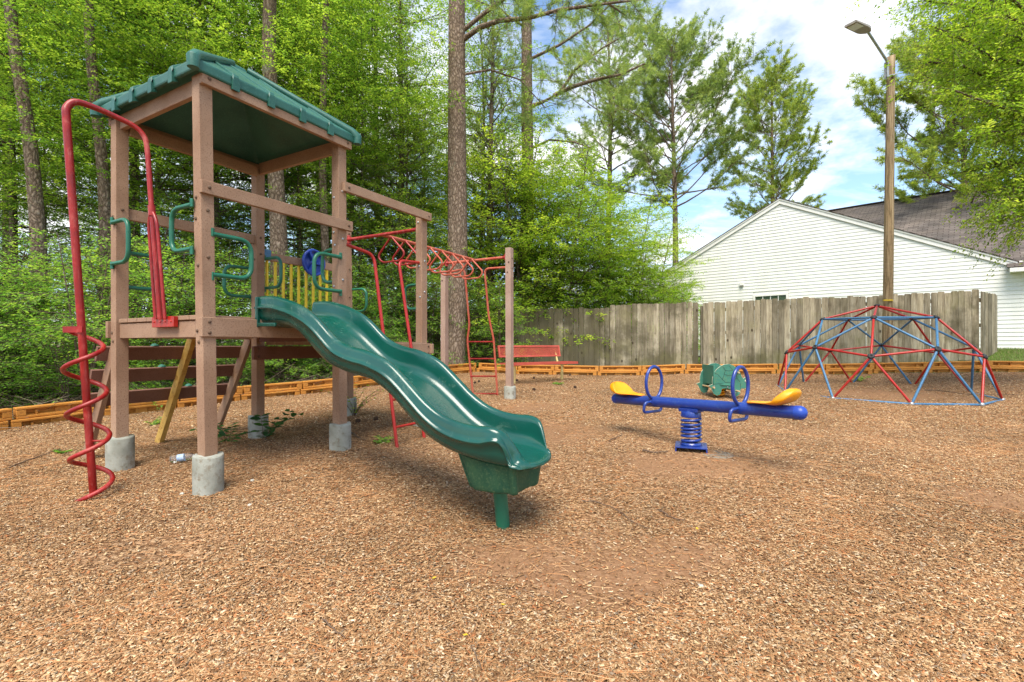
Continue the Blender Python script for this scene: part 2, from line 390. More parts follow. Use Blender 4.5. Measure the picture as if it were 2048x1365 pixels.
def m_siding():
    m, n, l, b = mat('vinyl_siding')
    o = n.new('ShaderNodeTexCoord').outputs['Object']
    mp = n.new('ShaderNodeMapping'); l(o, mp.inputs[0]); mp.inputs['Scale'].default_value = (1, 1, .25)
    a = noise(n, l, mp.outputs[0], 1.6, 6, .65)
    r = ramp(n, [(.35, (.70, .685, .63)), (.65, (.78, .765, .72))]); l(a.outputs[0], r.inputs[0])
    l(r.outputs[0], b.inputs['Base Color']); b.inputs['Roughness'].default_value = .55
    return m
M['siding'] = m_siding()
def m_shingle():
    m, n, l, b = mat('roof_shingle')
    tcn = n.new('ShaderNodeTexCoord')
    br = n.new('ShaderNodeTexBrick'); l(tcn.outputs['UV'], br.inputs['Vector'])
    br.inputs['Scale'].default_value = 1; br.inputs['Brick Width'].default_value = .32; br.inputs['Row Height'].default_value = .16
    br.inputs['Mortar Size'].default_value = .012; br.inputs['Mortar Smooth'].default_value = .3; br.inputs['Bias'].default_value = 0
    br.inputs['Color1'].default_value = (.105, .090, .080, 1); br.inputs['Color2'].default_value = (.175, .152, .138, 1); br.inputs['Mortar'].default_value = (.045, .035, .03, 1)
    s = noise(n, l, tcn.outputs['Object'], 1.3, 5, .6)
    r = ramp(n, [(.35, (.72, .72, .72)), (.65, (1.2, 1.15, 1.1))]); l(s.outputs[0], r.inputs[0])
    g = noise(n, l, tcn.outputs['Object'], 60, 3, .7)
    r2 = ramp(n, [(.3, (.7, .7, .7)), (.7, (1.25, 1.25, 1.25))]); l(g.outputs[0], r2.inputs[0])
    x = n.new('ShaderNodeMixRGB'); x.blend_type = 'MULTIPLY'; x.inputs[0].default_value = 1; l(br.outputs[0], x.inputs[1]); l(r.outputs[0], x.inputs[2])
    y = n.new('ShaderNodeMixRGB'); y.blend_type = 'MULTIPLY'; y.inputs[0].default_value = 1; l(x.outputs[0], y.inputs[1]); l(r2.outputs[0], y.inputs[2])
    l(y.outputs[0], b.inputs['Base Color']); b.inputs['Roughness'].default_value = .92; b.inputs['Specular IOR Level'].default_value = .15
    return m
M['shingle'] = m_shingle()
def m_clear():
    m, n, l, b = mat('clear_plastic')
    b.inputs['Transmission Weight'].default_value = .92; b.inputs['Roughness'].default_value = .08; b.inputs['IOR'].default_value = 1.25
    b.inputs['Base Color'].default_value = (.93, .96, 1, 1)
    return m
M['clear'] = m_clear()
M['label_blue'] = m_speckle('label_film', (.25, .4, .6), (.5, .6, .75), (.8, .85, .9), 60, .4, 0, 12)
M['stick'] = m_speckle('dead_twig', (.09, .055, .035), (.16, .10, .065), (.22, .16, .11), 60, .9, .001, 12)
M['cone'] = m_speckle('pine_cone', (.05, .028, .018), (.10, .058, .036), (.03, .018, .012), 60, .9, .002, 12)
M['stone'] = m_speckle('pale_stone', (.42, .40, .34), (.55, .52, .45), (.3, .28, .22), 40, .9, .002, 12)
M['yellow_leaf'] = m_speckle('fallen_yellow_leaf', (.55, .38, .02), (.62, .45, .04), (.4, .25, .03), 40, .6, 0, 12)

# ------------------------------------------------------------------ mesh helpers
ORG = Vector((0, 0, 0))
def tag(o, label=None, cat=None, group=None, kind=None):
    if label: o['label'] = label
    if cat: o['category'] = cat
    if group: o['group'] = group
    if kind: o['kind'] = kind
    return o
def root(name, loc, label, cat, group=None):
    global ORG
    o = bpy.data.objects.new(name, None)
    o.empty_display_size = .2
    COL.objects.link(o)
    o.location = loc
    ORG = Vector(loc)
    return tag(o, label, cat, group)
class MB:
    def __init__(self):
        self.v = []; self.f = []; self.sm = []
    def add(self, vs, fs, smooth=False):
        n = len(self.v)
        self.v += [Vector(a) for a in vs]
        self.f += [[n + i for i in q] for q in fs]
        self.sm += [smooth] * len(fs)
        return self
    def hexa(self, p):          # 8 corners: bottom 4 ccw, top 4 ccw
        return self.add(p, [(3, 2, 1, 0), (4, 5, 6, 7), (0, 1, 5, 4), (1, 2, 6, 5), (2, 3, 7, 6), (3, 0, 4, 7)])
    def box(self, c, s, M3=None):
        x, y, z = [q / 2 for q in s]
        p = [Vector(q) for q in ((-x, -y, -z), (x, -y, -z), (x, y, -z), (-x, y, -z), (-x, -y, z), (x, -y, z), (x, y, z), (-x, y, z))]
        if M3 is not None: p = [M3 @ q for q in p]
        return self.hexa([Vector(c) + q for q in p])
    def beam(self, a, b, w, h, up=Vector((0, 0, 1))):
        """box from a to b, w wide sideways, h along up"""
        a = Vector(a); b = Vector(b); d = (b - a).normalized()
        sd_ = d.cross(up)
        if sd_.length < 1e-4: sd_ = Vector((1, 0, 0))
        sd_.normalize(); u = sd_.cross(d).normalized()
        x = sd_ * w / 2; y = u * h / 2
        return self.hexa([a - x - y, a + x - y, b + x - y, b - x - y, a - x + y, a + x + y, b + x + y, b - x + y])
    def tube(self, pts, r, k=10, cap=True, closed=False):
        pts = [Vector(p) for p in pts]; n = len(pts)
        rs = r if hasattr(r, '__len__') else [r] * n
        vs = []; fs = []
        tang = []
        for i in range(n):
            if closed: d = pts[(i + 1) % n] - pts[i - 1]
            else: d = pts[min(i + 1, n - 1)] - pts[max(i - 1, 0)]
            tang.append(d.normalized())
        ref = Vector((0, 0, 1)) if abs(tang[0].z) < .9 else Vector((1, 0, 0))
        nx = tang[0].cross(ref).normalized()
        for i in range(n):
            nx = (nx - tang[i] * nx.dot(tang[i])).normalized()
            ny = tang[i].cross(nx)
            for j in range(k):
                a = 2 * math.pi * j / k
                vs.append(pts[i] + (nx * math.cos(a) + ny * math.sin(a)) * rs[i])
        m = n if closed else n - 1
        for i in range(m):
            for j in range(k):
                a = i * k + j; b = i * k + (j + 1) % k; i2 = (i + 1) % n
                fs.append((a, b, i2 * k + (j + 1) % k, i2 * k + j))
        self.add(vs, fs, True)
        if cap and not closed:
            self.add(vs[:k], [tuple(range(k - 1, -1, -1))]); self.add(vs[-k:], [tuple(range(k))])
        return self
    def grid(self, rows, closeu=False, closev=False, smooth=True):
        nu = len(rows); nv = len(rows[0]); vs = [p for r_ in rows for p in r_]; fs = []
        for i in range(nu if closeu else nu - 1):
            for j in range(nv if closev else nv - 1):
                i2 = (i + 1) % nu; j2 = (j + 1) % nv
                fs.append((i * nv + j, i * nv + j2, i2 * nv + j2, i2 * nv + j))
        return self.add(vs, fs, smooth)
    def lathe(self, c, prof, k=24, axis=Vector((0, 0, 1))):
        q = axis.to_track_quat('Z', 'Y')
        rows = [[Vector(c) + q @ Vector((r * math.cos(2 * math.pi * j / k), r * math.sin(2 * math.pi * j / k), z)) for j in range(k)] for r, z in prof]
        return self.grid(rows, closev=True)
    def prism(self, poly, a, b, M4):
        """poly: 2D outline (x,z); extruded along local y from a to b, then M4"""
        n = len(poly)
        vs = [M4 @ Vector((x, a, z)) for x, z in poly] + [M4 @ Vector((x, b, z)) for x, z in poly]
        fs = [tuple(range(n)), tuple(range(2 * n - 1, n - 1, -1))] + [(i, i + n, (i + 1) % n + n, (i + 1) % n) for i in range(n)]
        return self.add(vs, fs)
    def build(self, name, m, parent=None, bevel=0, label=None, seg=2, local=False):
        me = bpy.data.meshes.new(name)
        o0 = ORG if (parent is not None and not local) else Vector((0, 0, 0))
        me.from_pydata([tuple(v - o0) for v in self.v], [], self.f)
        me.polygons.foreach_set('use_smooth', self.sm)
        me.materials.append(m)
        o = bpy.data.objects.new(name, me)
        COL.objects.link(o)
        if parent is not None: o.parent = parent
        if bevel:
            md = o.modifiers.new('bevel', 'BEVEL'); md.width = bevel; md.segments = seg; md.limit_method = 'ANGLE'; md.angle_limit = math.radians(40)
        if label: o['label'] = label
        return o
def fillet(pts, rad, n=6):
    pts = [Vector(p) for p in pts]; o = [pts[0]]
    for i in range(1, len(pts) - 1):
        a, b, c = pts[i - 1], pts[i], pts[i + 1]
        d1 = a - b; d2 = c - b
        q = min(rad, d1.length * .48, d2.length * .48)
        p0 = b + d1.normalized() * q; p2 = b + d2.normalized() * q
        for k in range(n + 1):
            t = k / n
            o.append(p0 * (1 - t) ** 2 + b * 2 * t * (1 - t) + p2 * t * t)
    o.append(pts[-1]); return o
def lerp(a, b, t): return a + (b - a) * t
def npmesh(name, V, Fs, col=None, m=None, smooth=False, midx=None):
    me = bpy.data.meshes.new(name)
    V = np.ascontiguousarray(V, dtype=np.float32)
    me.vertices.add(len(V)); me.vertices.foreach_set('co', V.ravel())
    nl = sum(f.size for f in Fs); npoly = sum(len(f) for f in Fs)
    me.loops.add(nl); me.polygons.add(npoly)
    me.loops.foreach_set('vertex_index', np.concatenate([f.ravel() for f in Fs]).astype(np.int32))
    tot = np.concatenate([np.full(len(f), f.shape[1]) for f in Fs]).astype(np.int32)
    st = np.concatenate([[0], np.cumsum(tot)[:-1]]).astype(np.int32)
    me.polygons.foreach_set('loop_start', st)
    if smooth: me.polygons.foreach_set('use_smooth', np.ones(npoly, bool))
    if m is not None:
        for q in (m if isinstance(m, (list, tuple)) else [m]): me.materials.append(q)
    me.update(calc_edges=True)
    if col is not None:
        c = np.ones((len(V), 4), np.float32); c[:, :3] = col
        a = me.color_attributes.new('Col', 'FLOAT_COLOR', 'POINT')
        a.data.foreach_set('color', c.ravel())
    return me
def link(name, me, parent=None, loc=None, rz=0, sc=None):
    o = bpy.data.objects.new(name, me)
    COL.objects.link(o)
    if parent is not None: o.parent = parent
    if loc is not None: o.location = loc
    o.rotation_euler = (0, 0, rz)
    if sc is not None: o.scale = (sc, sc, sc) if not hasattr(sc, '__len__') else sc
    return o

# ------------------------------------------------------------------ ground
BORDER = [(-6.45, 2.9), (-6.35, 3.85), (-6.15, 4.8), (-5.83, 5.71), (-5.40, 6.50), (-4.92, 7.22), (-4.42, 8.02), (-3.76, 8.76), (-3.06, 9.49),
          (-2.55, 10.26), (-2.08, 11.0), (-1.62, 11.80), (-.89, 12.55), (.13, 12.22), (1.03, 11.8), (2.12, 11.8), (3.17, 11.8),
          (4.24, 11.8), (5.24, 11.6), (6.21, 11.3), (7.12, 11.0), (8.1, 10.8), (9.13, 10.6), (10.2, 10.4), (11.25, 10.2), (12.3, 10.0)]
def inside(x, y):
    poly = np.array(BORDER + [(14, 9.7), (14, -6), (-9, -6), (-7.5, 1.5)])
    px, py = poly[:, 0], poly[:, 1]; qx, qy = np.roll(px, -1), np.roll(py, -1)
    r = np.zeros(x.shape, bool)
    for a, b, c, d in zip(px, py, qx, qy):
        with np.errstate(divide='ignore', invalid='ignore'):
            k = ((b > y) != (d > y)) & (x < (c - a) * (y - b) / (d - b + 1e-12) + a)
        r ^= k
    return r
def axis(lo, a, b, hi, st):
    core = np.arange(a, b + st / 2, st)
    l_ = [a]; s_ = st
    while l_[-1] > lo: s_ *= 1.28; l_.append(l_[-1] - s_)
    h_ = [core[-1]]; s_ = st
    while h_[-1] < hi: s_ *= 1.28; h_.append(h_[-1] + s_)
    return np.concatenate([l_[:0:-1], core, h_[1:]])
gx = axis(-500, -8, 13, 500, .075); gy = axis(-60, -.5, 15, 600, .075)
GX, GY = np.meshgrid(gx, gy)
GZ = gz(GX, GY)
nx_, ny_ = len(gx), len(gy)
idx = np.arange(nx_ * ny_).reshape(ny_, nx_)
quads = np.stack([idx[:-1, :-1], idx[:-1, 1:], idx[1:, 1:], idx[1:, :-1]], -1).reshape(-1, 4)
ins = inside(GX.ravel(), GY.ravel())
def blob(x, y, cx, cy, rx, ry, n=.35):
    d = ((x - cx) / rx) ** 2 + ((y - cy) / ry) ** 2
    d = d + n * np.sin(x * 5 + cy) * np.sin(y * 6.3 + cx)
    return np.clip(1.25 - d, 0, 1)
bare = np.zeros(GX.size)
xr, yr = GX.ravel(), GY.ravel()
for c in ((.45, 2.55, .75, .42), (.25, 5.2, .7, .5), (1.55, 4.0, .9, .35), (6.4, 8.2, 1.2, .8), (3.2, 3.2, .5, .3), (.3, 6.6, .5, .3)):
    bare = np.maximum(bare, .8 * blob(xr, yr, *c))
gcol = np.zeros((GX.size, 3))
gcol[:, 0] = ~ins
gcol[:, 1] = bare
gcol[:, 2] = np.where(~ins, np.clip((xr - 4.5) / 3, 0, 1), 0)
ground = link('ground', npmesh('ground', np.stack([xr, yr, GZ.ravel()], -1), [quads], gcol, M['ground'], smooth=True))
tag(ground, kind='structure')

# ------------------------------------------------------------------ wood chips and needles lying on it (nobody could count them)
def sample_ground(n, y0, y1, power):
    """more samples near the eye: density falls with depth"""
    u = rng.random(n)
    Y = (y0 ** (1 - power) + u * (y1 ** (1 - power) - y0 ** (1 - power))) ** (1 / (1 - power))
    X = (rng.random(n) * 2 - 1) * (Y * 1.13 + .2)
    k = inside(X, Y); X = X[k]; Y = Y[k]
    b = np.zeros(len(X))
    for c in ((.45, 2.55, .8, .45), (1.55, 4.0, 1.0, .4), (.25, 5.2, .8, .55), (6.4, 8.2, 1.2, .8), (3.2, 3.2, .5, .3), (.3, 6.6, .5, .3), (-1.9, 2.6, .5, .25)):
        b = np.maximum(b, blob(X, Y, *c))
    k = rng.random(len(X)) > b * .85
    return X[k], Y[k]
CHC = np.array([(.56, .39, .215), (.45, .275, .14), (.35, .20, .095), (.26, .14, .064), (.17, .09, .044), (.50, .375, .24), (.36, .145, .06), (.25, .18, .12), (.66, .50, .33)])
def chips(name, X, Y, lmin, lmax, thick, label):
    n = len(X)
    Lh = (lmin + (lmax - lmin) * rng.random(n) ** 2.2) / 2
    Wd = Lh * (.22 + .38 * rng.random(n))
    a = rng.random(n) * 2 * np.pi
    tl = rng.normal(0, .20, n); tr = rng.normal(0, .22, n)
    d = np.stack([np.cos(a) * np.cos(tl), np.sin(a) * np.cos(tl), np.sin(tl)], -1)
    s = np.stack([-np.sin(a) * np.cos(tr), np.cos(a) * np.cos(tr), np.sin(tr)], -1)
    u = np.cross(d, s)
    c = np.stack([X, Y, gz(X, Y) + .004 + .4 * Lh * np.abs(np.sin(tl)) + rng.random(n) * .006], -1)
    t = (thick * (.5 + rng.random(n)))[:, None]
    tp = (.35 + .6 * rng.random(n))[:, None]
    tp2 = (.35 + .6 * rng.random(n))[:, None]
    Lh = Lh[:, None]; Wd = Wd[:, None]
    top = [c - d * Lh - s * Wd * tp, c + d * Lh - s * Wd * tp2, c + d * Lh * (.8 + .3 * tp) + s * Wd * tp, c - d * Lh * (.8 + .3 * tp2) + s * Wd]
    V = np.stack([q + u * t for q in top] + [q - u * t for q in top], 1).reshape(-1, 3)
    b = (np.arange(n) * 8)[:, None]
    F4 = np.concatenate([b + np.array([[0, 1, 2, 3]]), b + np.array([[0, 4, 5, 1]]), b + np.array([[1, 5, 6, 2]]), b + np.array([[2, 6, 7, 3]]), b + np.array([[3, 7, 4, 0]])])
    pr = np.array([.10, .19, .21, .18, .12, .05, .08, .05, .02])
    pat = .5 + .5 * np.sin(X * 2.1 + 1.7 * np.sin(Y * 1.3)) * np.sin(Y * 2.9 + 1.1 * np.sin(X * 1.9))
    cc = CHC[rng.choice(len(CHC), n, p=pr)] * (.68 + .45 * rng.random((n, 1)) + .34 * pat[:, None])
    o = link(name, npmesh(name, V, [F4], np.repeat(cc, 8, 0), M['chip']))
    tag(o, kind='stuff', label=label)
X, Y = sample_ground(420000, 1.35, 7.5, 1.35)
chips('wood_chips', X, Y, .004, .024, .0010, 'tan and brown wood chips covering the playground')
X, Y = sample_ground(90000, 5.5, 12.2, .3)
chips('wood_chips', X, Y, .012, .034, .0016, 'tan wood chips farther back across the playground')

def needles(n):
    # clusters of fallen pine needles
    k = 260
    cy = 1.4 + 5.5 * rng.random(k) ** 1.6; cx = (rng.random(k) * 2 - 1) * (cy * 1.1)
    i = rng.integers(0, k, n)
    X = cx[i] + rng.normal(0, .14, n); Y = cy[i] + rng.normal(0, .09, n)
    h = rng.random(n) < .2
    Y = np.where(h, 1.4 + 6 * rng.random(n) ** 1.5, Y); X = np.where(h, (rng.random(n) * 2 - 1) * Y * 1.1, X)
    q = inside(X, Y) & (Y > 1.3); X = X[q]; Y = Y[q]; n = len(X)
    a = rng.random(n) * 2 * np.pi; L_ = (.05 + .11 * rng.random(n) ** 1.5)
    segs = 3; bend = rng.normal(0, .5, n)
    P = [np.stack([X, Y], -1)]
    for j in range(segs):
        aa = a + bend * j / segs
        P.append(P[-1] + np.stack([np.cos(aa), np.sin(aa)], -1) * (L_ / segs)[:, None])
    P = np.stack(P, 1)
    Z = gz(P[..., 0], P[..., 1]) + .007 + rng.random((n, 1)) * .006
    P3 = np.concatenate([P, Z[..., None]], -1)
    w = .0011
    sd_ = np.stack([-np.sin(a), np.cos(a), np.zeros(n)], -1)[:, None] * w
    up = np.array([0, 0, w * 1.4])
    V = np.stack([P3 - sd_, P3 + sd_, P3 + up], 2).reshape(-1, 3)      # n,(segs+1),3
    b = (np.arange(n) * (segs + 1) * 3)[:, None]
    Fq = []
    for j in range(segs):
        for e, g in ((0, 2), (2, 1)):
            Fq.append(b + np.array([[j * 3 + e, j * 3 + g, j * 3 + 3 + g, j * 3 + 3 + e]]))
    cc = np.array([(.50, .24, .10), (.40, .19, .08), (.55, .33, .17), (.30, .15, .07)])[rng.choice(4, n)] * (.8 + .4 * rng.random((n, 1)))
    o = link('pine_straw', npmesh('pine_straw', V, [np.concatenate(Fq)], np.repeat(cc, (segs + 1) * 3, 0), M['chip']))
    tag(o, kind='stuff', label='thin reddish fallen pine needles strewn over the wood chips')
needles(8500)

# ------------------------------------------------------------------ orange border timbers
def border_mesh(Ln):
    b = MB()
    def tier(z0, z1, x0, x1, yo, short):
        h = z1 - z0; th = .11
        b.box(((x0 + x1) / 2, yo + th / 2, z1 - .016), (x1 - x0, th, .032))                      # top flange
        b.box(((x0 + x1) / 2, yo + th / 2 + .002, z0 + .016), (x1 - x0 - .002, th - .004, .032))  # bottom flange
        zc = (z0 + z1) / 2; hh = h - .064
        b.box((x0 + .045, yo + th / 2, zc), (.09, th - .006, hh)); b.box((x1 - .045, yo + th / 2, zc), (.09, th - .006, hh))
        b.box(((x0 + x1) / 2, yo + .085, zc), (x1 - x0 - .18, .04, hh))                            # back web
        w = x1 - x0 - .18; c = (x0 + x1) / 2
        b.box((c, yo + .048, zc), (w * .22, .034, hh)); b.box((c - w * .36, yo + .042, zc - hh * .1), (w * .04, .05, hh * .8)); b.box((c + w * .36, yo + .042, zc - hh * .1), (w * .04, .05, hh * .8))
        # sloped sill of the recess
        b.add([(x0 + .09, yo + .012, z0 + .03), (x1 - .09, yo + .012, z0 + .03), (x1 - .09, yo + .066, z0 + .055), (x0 + .09, yo + .066, z0 + .055)], [(0, 1, 2, 3)])
    tier(.115, .25, .012, Ln - .012, .02, 0)
    tier(-.03, .111, .012 - .05, Ln - .012 - .05, 0, 0)
    return b
BL = ['leftmost visible orange border timber, cut off by the left edge', 'orange border timber behind the red spiral climber', 'orange border timber just behind the left tower post',
      'orange border timber seen under the tower between the climbing boards', 'orange border timber behind the rear tower post with leafy seedling',
      'orange border timber behind the front right tower post', 'orange border timber behind the small green shrub under the slide', 'orange border timber hidden mostly behind the green slide, nearer one',
      'orange border timber hidden mostly behind the green slide, farther one', 'orange border timber at the foot of the tall pine trunk', 'orange border timber directly behind the red end ladder',
      'orange border timber under the left half of the red bench', 'orange border timber behind the bench leg', 'orange border timber left of the seesaw, right of the bench',
      'orange border timber behind the left seesaw seat', 'orange border timber behind the blue left seesaw ring', 'orange border timber behind the turtle rider shell', 'orange border timber right of the turtle rider',
      'orange border timber behind the left legs of the dome', 'orange border timber behind the light pole base', 'orange border timber behind the centre of the dome', 'orange border timber behind the right legs of the dome',
      'rightmost orange border timber beside the grass strip']
bi = 0
for i in range(1, len(BORDER) - 1):
    a = Vector((*BORDER[i], 0)); b_ = Vector((*BORDER[i + 1], 0))
    d = b_ - a; ln = d.length
    za, zb = G(*a.xy), G(*b_.xy)
    o = border_mesh(ln).build('border_timber', M['border'], None, bevel=.008)
    o.location = (a.x, a.y, za - .02)
    o.rotation_euler = (0, -math.atan2(zb - za, ln) , math.atan2(d.y, d.x))
    k = i - 2
    lb = BL[min(max(k, 0), len(BL) - 1)]
    if i == 1: lb = 'orange border timber nearest the camera past the left edge'
    tag(o, lb, 'border timber', 'orange plastic border timbers around the mulch')

# fallen twigs and dry brush on the woodland floor past the border
def brush(n):
    r = np.random.default_rng(5)
    i = r.integers(2, 11, n); B_ = np.array(BORDER); t = r.random(n)[:, None]
    p = B_[i] * (1 - t) + B_[i + 1] * t; d = unit2(B_[i + 1] - B_[i]); nb = np.stack([-d[:, 1], d[:, 0]], -1)
    p = p + nb * (.25 + 2.6 * r.random((n, 1)) ** 1.4)
    z = gz(p[:, 0], p[:, 1]) + .01 + .12 * r.random(n) ** 2
    a = r.random(n) * 6.28; L_ = .15 + .7 * r.random(n) ** 2; e = r.normal(0, .25, n)
    P0 = np.stack([p[:, 0], p[:, 1], z], -1); P1 = P0 + np.stack([np.cos(a) * L_, np.sin(a) * L_, np.abs(e) * L_], -1)
    w = .002 + .004 * r.random(n)
    ref = np.array([0, 0, 1.0]); dd = P1 - P0; s_ = np.cross(dd, ref); s_ /= np.linalg.norm(s_, axis=1, keepdims=True); u_ = np.cross(s_, dd); u_ /= np.linalg.norm(u_, axis=1, keepdims=True)
    R_ = [s_ * w[:, None], u_ * w[:, None], -s_ * w[:, None], -u_ * w[:, None]]
    V = np.stack([P0 + q for q in R_] + [P1 + q * .4 for q in R_], 1).reshape(-1, 3); b = (np.arange(n) * 8)[:, None]
    F4 = np.concatenate([b + np.array([[k, (k + 1) % 4, 4 + (k + 1) % 4, 4 + k]]) for k in range(4)])
    cc = np.array([(.22, .16, .11), (.32, .25, .18), (.14, .10, .07)])[r.choice(3, n)]
    tag(link('dry_brush', npmesh('dry_brush', V, [F4], np.repeat(cc, 8, 0), M['chip'])), kind='stuff', label='dry brown twigs littering the woodland floor behind the left border')
def unit2(v): return v / np.linalg.norm(v, axis=-1, keepdims=True)
brush(2600)

# mown grass on the bank at the right
def grass(n):
    r = np.random.default_rng(8)
    X = 8.5 + 9 * r.random(n); Y = 10.3 + 5.5 * r.random(n); k = ~inside(X, Y + .12) & ~inside(X, Y - .1); X = X[k]; Y = Y[k]; n = len(X)
    Z = gz(X, Y); a = r.random(n) * 6.28; h = .03 + .05 * r.random(n); w = .003
    d = np.stack([np.cos(a), np.sin(a), np.zeros(n)], -1); c = np.stack([X, Y, Z], -1); tip = c + np.stack([r.normal(0, .02, n), r.normal(0, .02, n), h], -1)
    V = np.stack([c - d * w, c + d * w, tip], 1).reshape(-1, 3); T3 = (np.arange(n) * 3)[:, None] + np.array([[0, 1, 2]])
    cc = np.array([(.10, .19, .03), (.16, .25, .05), (.24, .24, .09), (.30, .25, .14)])[r.choice(4, n, p=[.35, .3, .2, .15])]
    tag(link('grass', npmesh('grass', V, [T3], np.repeat(cc, 3, 0), M['chip'])), kind='stuff', label='short patchy grass on the bank between border and house')
grass(60000)

# ------------------------------------------------------------------ play structure
PS = root('play_structure', (T(.6, 0, 0).x, T(.6, 0, 0).y, G(*T(.6, 0, 0).xy)), 'brown plastic-lumber play tower with green roof, wavy green slide and red monkey bars', 'play structure')
UP = Vector((0, 0, 1))
U = Vector((.488, .873, 0)); E_ = Vector((.873, -.488, 0))
PW = .092
def gt(t, s): p = T(t, s, 0); return G(p.x, p.y)
def put_bolts(lst, m, parent, name='bolt'):
    for p, n, r in lst:
        MB().lathe(p, [(r, -.002), (r, .004), (r * .55, .008), (0, .008)], 8, n).build(name, m, parent)
def bolt(mb, p, n, r=.013):
    if isinstance(mb, list): mb.append((p, n, r)); return
    mb.lathe(p, [(r, -.002), (r, .004), (r * .55, .008), (0, .008)], 8, n)
posts = [('A', 0, 0, 1.90, .265, (.042, 0)), ('B', 0, -1.22, 1.86, .27, (0, 0)), ('C', 1.22, 0, 1.86, .235, (.008, 0)), ('D', 1.22, -1.22, 1.86, .23, (0, 0)),
         ('E', 2.40, 0, 1.50, .2, (0, 0)), ('K', 2.40, -1.22, 1.47, .21, (.03, 0)), ('G', 4.42, .01, 1.455, .19, (.005, 0)), ('H', 4.42, -1.2, 1.20, .19, (0, 0))]
for nm, t, s, h, fh, lean in posts:
    top = T(t, s, h); zb = gt(t, s)
    base = Vector((top.x + lean[0], top.y + lean[1], zb + fh - .03))
    mb = MB(); mb.beam(base, top, PW, PW, U)
    far = nm in 'GH'
    p = mb.build('post', M['lumber_grey'] if far else M['lumber'], PS, bevel=.004)
    # concrete footing, slightly irregular cylinder
    fb = MB(); r = .097 if nm not in 'GH' else .088
    rows = []
    for zz_, rr in ((zb - .15, r * .97), (zb + .0, r), (zb + fh * .5, r * 1.01), (zb + fh - .012, r), (zb + fh, r * .95)):
        rows.append([Vector((base.x + .004, base.y, zz_)) + Vector((math.cos(a) * rr * (1 + .012 * math.sin(3 * a + zz_ * 9)), math.sin(a) * rr, .006 * math.sin(a * 2))) for a in [2 * math.pi * j / 28 for j in range(28)]])
    rows.append([Vector((base.x, base.y, zb + fh)) for _ in range(28)])
    fb.grid(rows, closev=True).build('footing', M['concrete'], p)
    bb = []
    for hh in {'A': (1.10, .95, .62, .16, .08), 'B': (1.12, .16, .09), 'C': (1.1, .98, .6, 1.42), 'D': (1.12, .95, .14), 'E': (1.45, .95, .6), 'K': (1.40, .95, .6, .1), 'G': (1.3, 1.15), 'H': (1.1,)}[nm]:
        q = T(t, s + PW / 2, hh); q.x += lean[0] * (1 - (hh + 1) / 2.9); bolt(bb, q, E_)
        q = T(t - PW / 2, s + random.uniform(-.02, .02), hh - .06); q.x += lean[0] * (1 - (hh + 1) / 2.9); bolt(bb, q, -U)
    put_bolts(bb, M['galv'] if nm in 'CE' else M['stick'], p)
def member(name, t0, s0, t1, s1, hc, w, h, m=None, bolts=True):
    mb = MB(); a = T(t0, s0, hc); b = T(t1, s1, hc); mb.beam(a, b, w, h)
    o = mb.build(name, m or M['lumber'], PS, bevel=.004)
    if bolts:
        d = (b - a).normalized(); n = E_ if abs(d.dot(U)) > .5 else -U
        bb = []; k = (w / 2)
        for q in (a + d * .05, b - d * .05):
            for dz in ((-h * .28, h * .28) if h > .12 else (0,)):
                bolt(bb, q + n * k + UP * dz, n)
        put_bolts(bb, M['stick'], o)
    return o
PO = PW / 2
FO = PO + .021
member('roof_beam', -PO, FO, 1.22 + PO + .03, FO, 1.872, .038, .095)
member('roof_beam', -PO, -1.22 - FO, 1.22 + PO, -1.22 - FO, 1.872, .038, .095)
member('roof_beam', 0, -PO, 0, -1.22 + PO, 1.84, .038, .115, bolts=False)
member('roof_beam', 1.22, -PO, 1.22, -1.22 + PO, 1.84, .038, .115, bolts=False)
member('roof_beam', PO, -1.17, 1.17, -1.17, 1.80, .038, .10, bolts=False)
member('guard_rail', -PO, FO, 1.22 + PO + .045, FO, 1.107, .038, .092)
member('guard_rail', 1.22 - PO * .2, FO + .002, 2.40 + PO + .03, FO + .002, 1.462, .038, .088)
member('guard_rail', PO, -1.22, 1.22 - PO, -1.22, 1.10, .038, .092, bolts=False)
# deck frames
member('deck_beam', -PO, FO, 1.22 + PO, FO, .125, .04, .138)
member('deck_beam', 0, -PO, 0, -1.22 + PO, .112, .04, .118, bolts=False)
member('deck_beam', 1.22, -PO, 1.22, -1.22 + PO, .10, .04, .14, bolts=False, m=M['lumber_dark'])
member('deck_beam', -PO - .02, -1.22 - FO, 1.22 + PO, -1.22 - FO, .125, .04, .138)
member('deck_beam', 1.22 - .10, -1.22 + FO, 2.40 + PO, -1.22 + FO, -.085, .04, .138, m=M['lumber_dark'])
member('deck_beam', 1.22 + PO, FO, 2.40 + PO + .02, FO, -.055, .04, .138)
member('deck_beam', 2.40 + FO, -1.28, 2.40 + FO, .11, -.045, .04, .11)
def deck(t0, t1, s0, s1, h, name='deck'):
    mb = MB(); n = 8; w = (s1 - s0) / n
    for i in range(n):
        a = T(t0, s0 + w * (i + .5), h - .016); b = T(t1, s0 + w * (i + .5), h - .016)
        mb.beam(a, b, w - .008, .032)
    return mb.build(name, M['lumber'], PS, bevel=.003)
deck(-.03, 1.25, -1.17, PO - .004, .212)
deck(1.27, 2.39, -1.165, PO, .03)

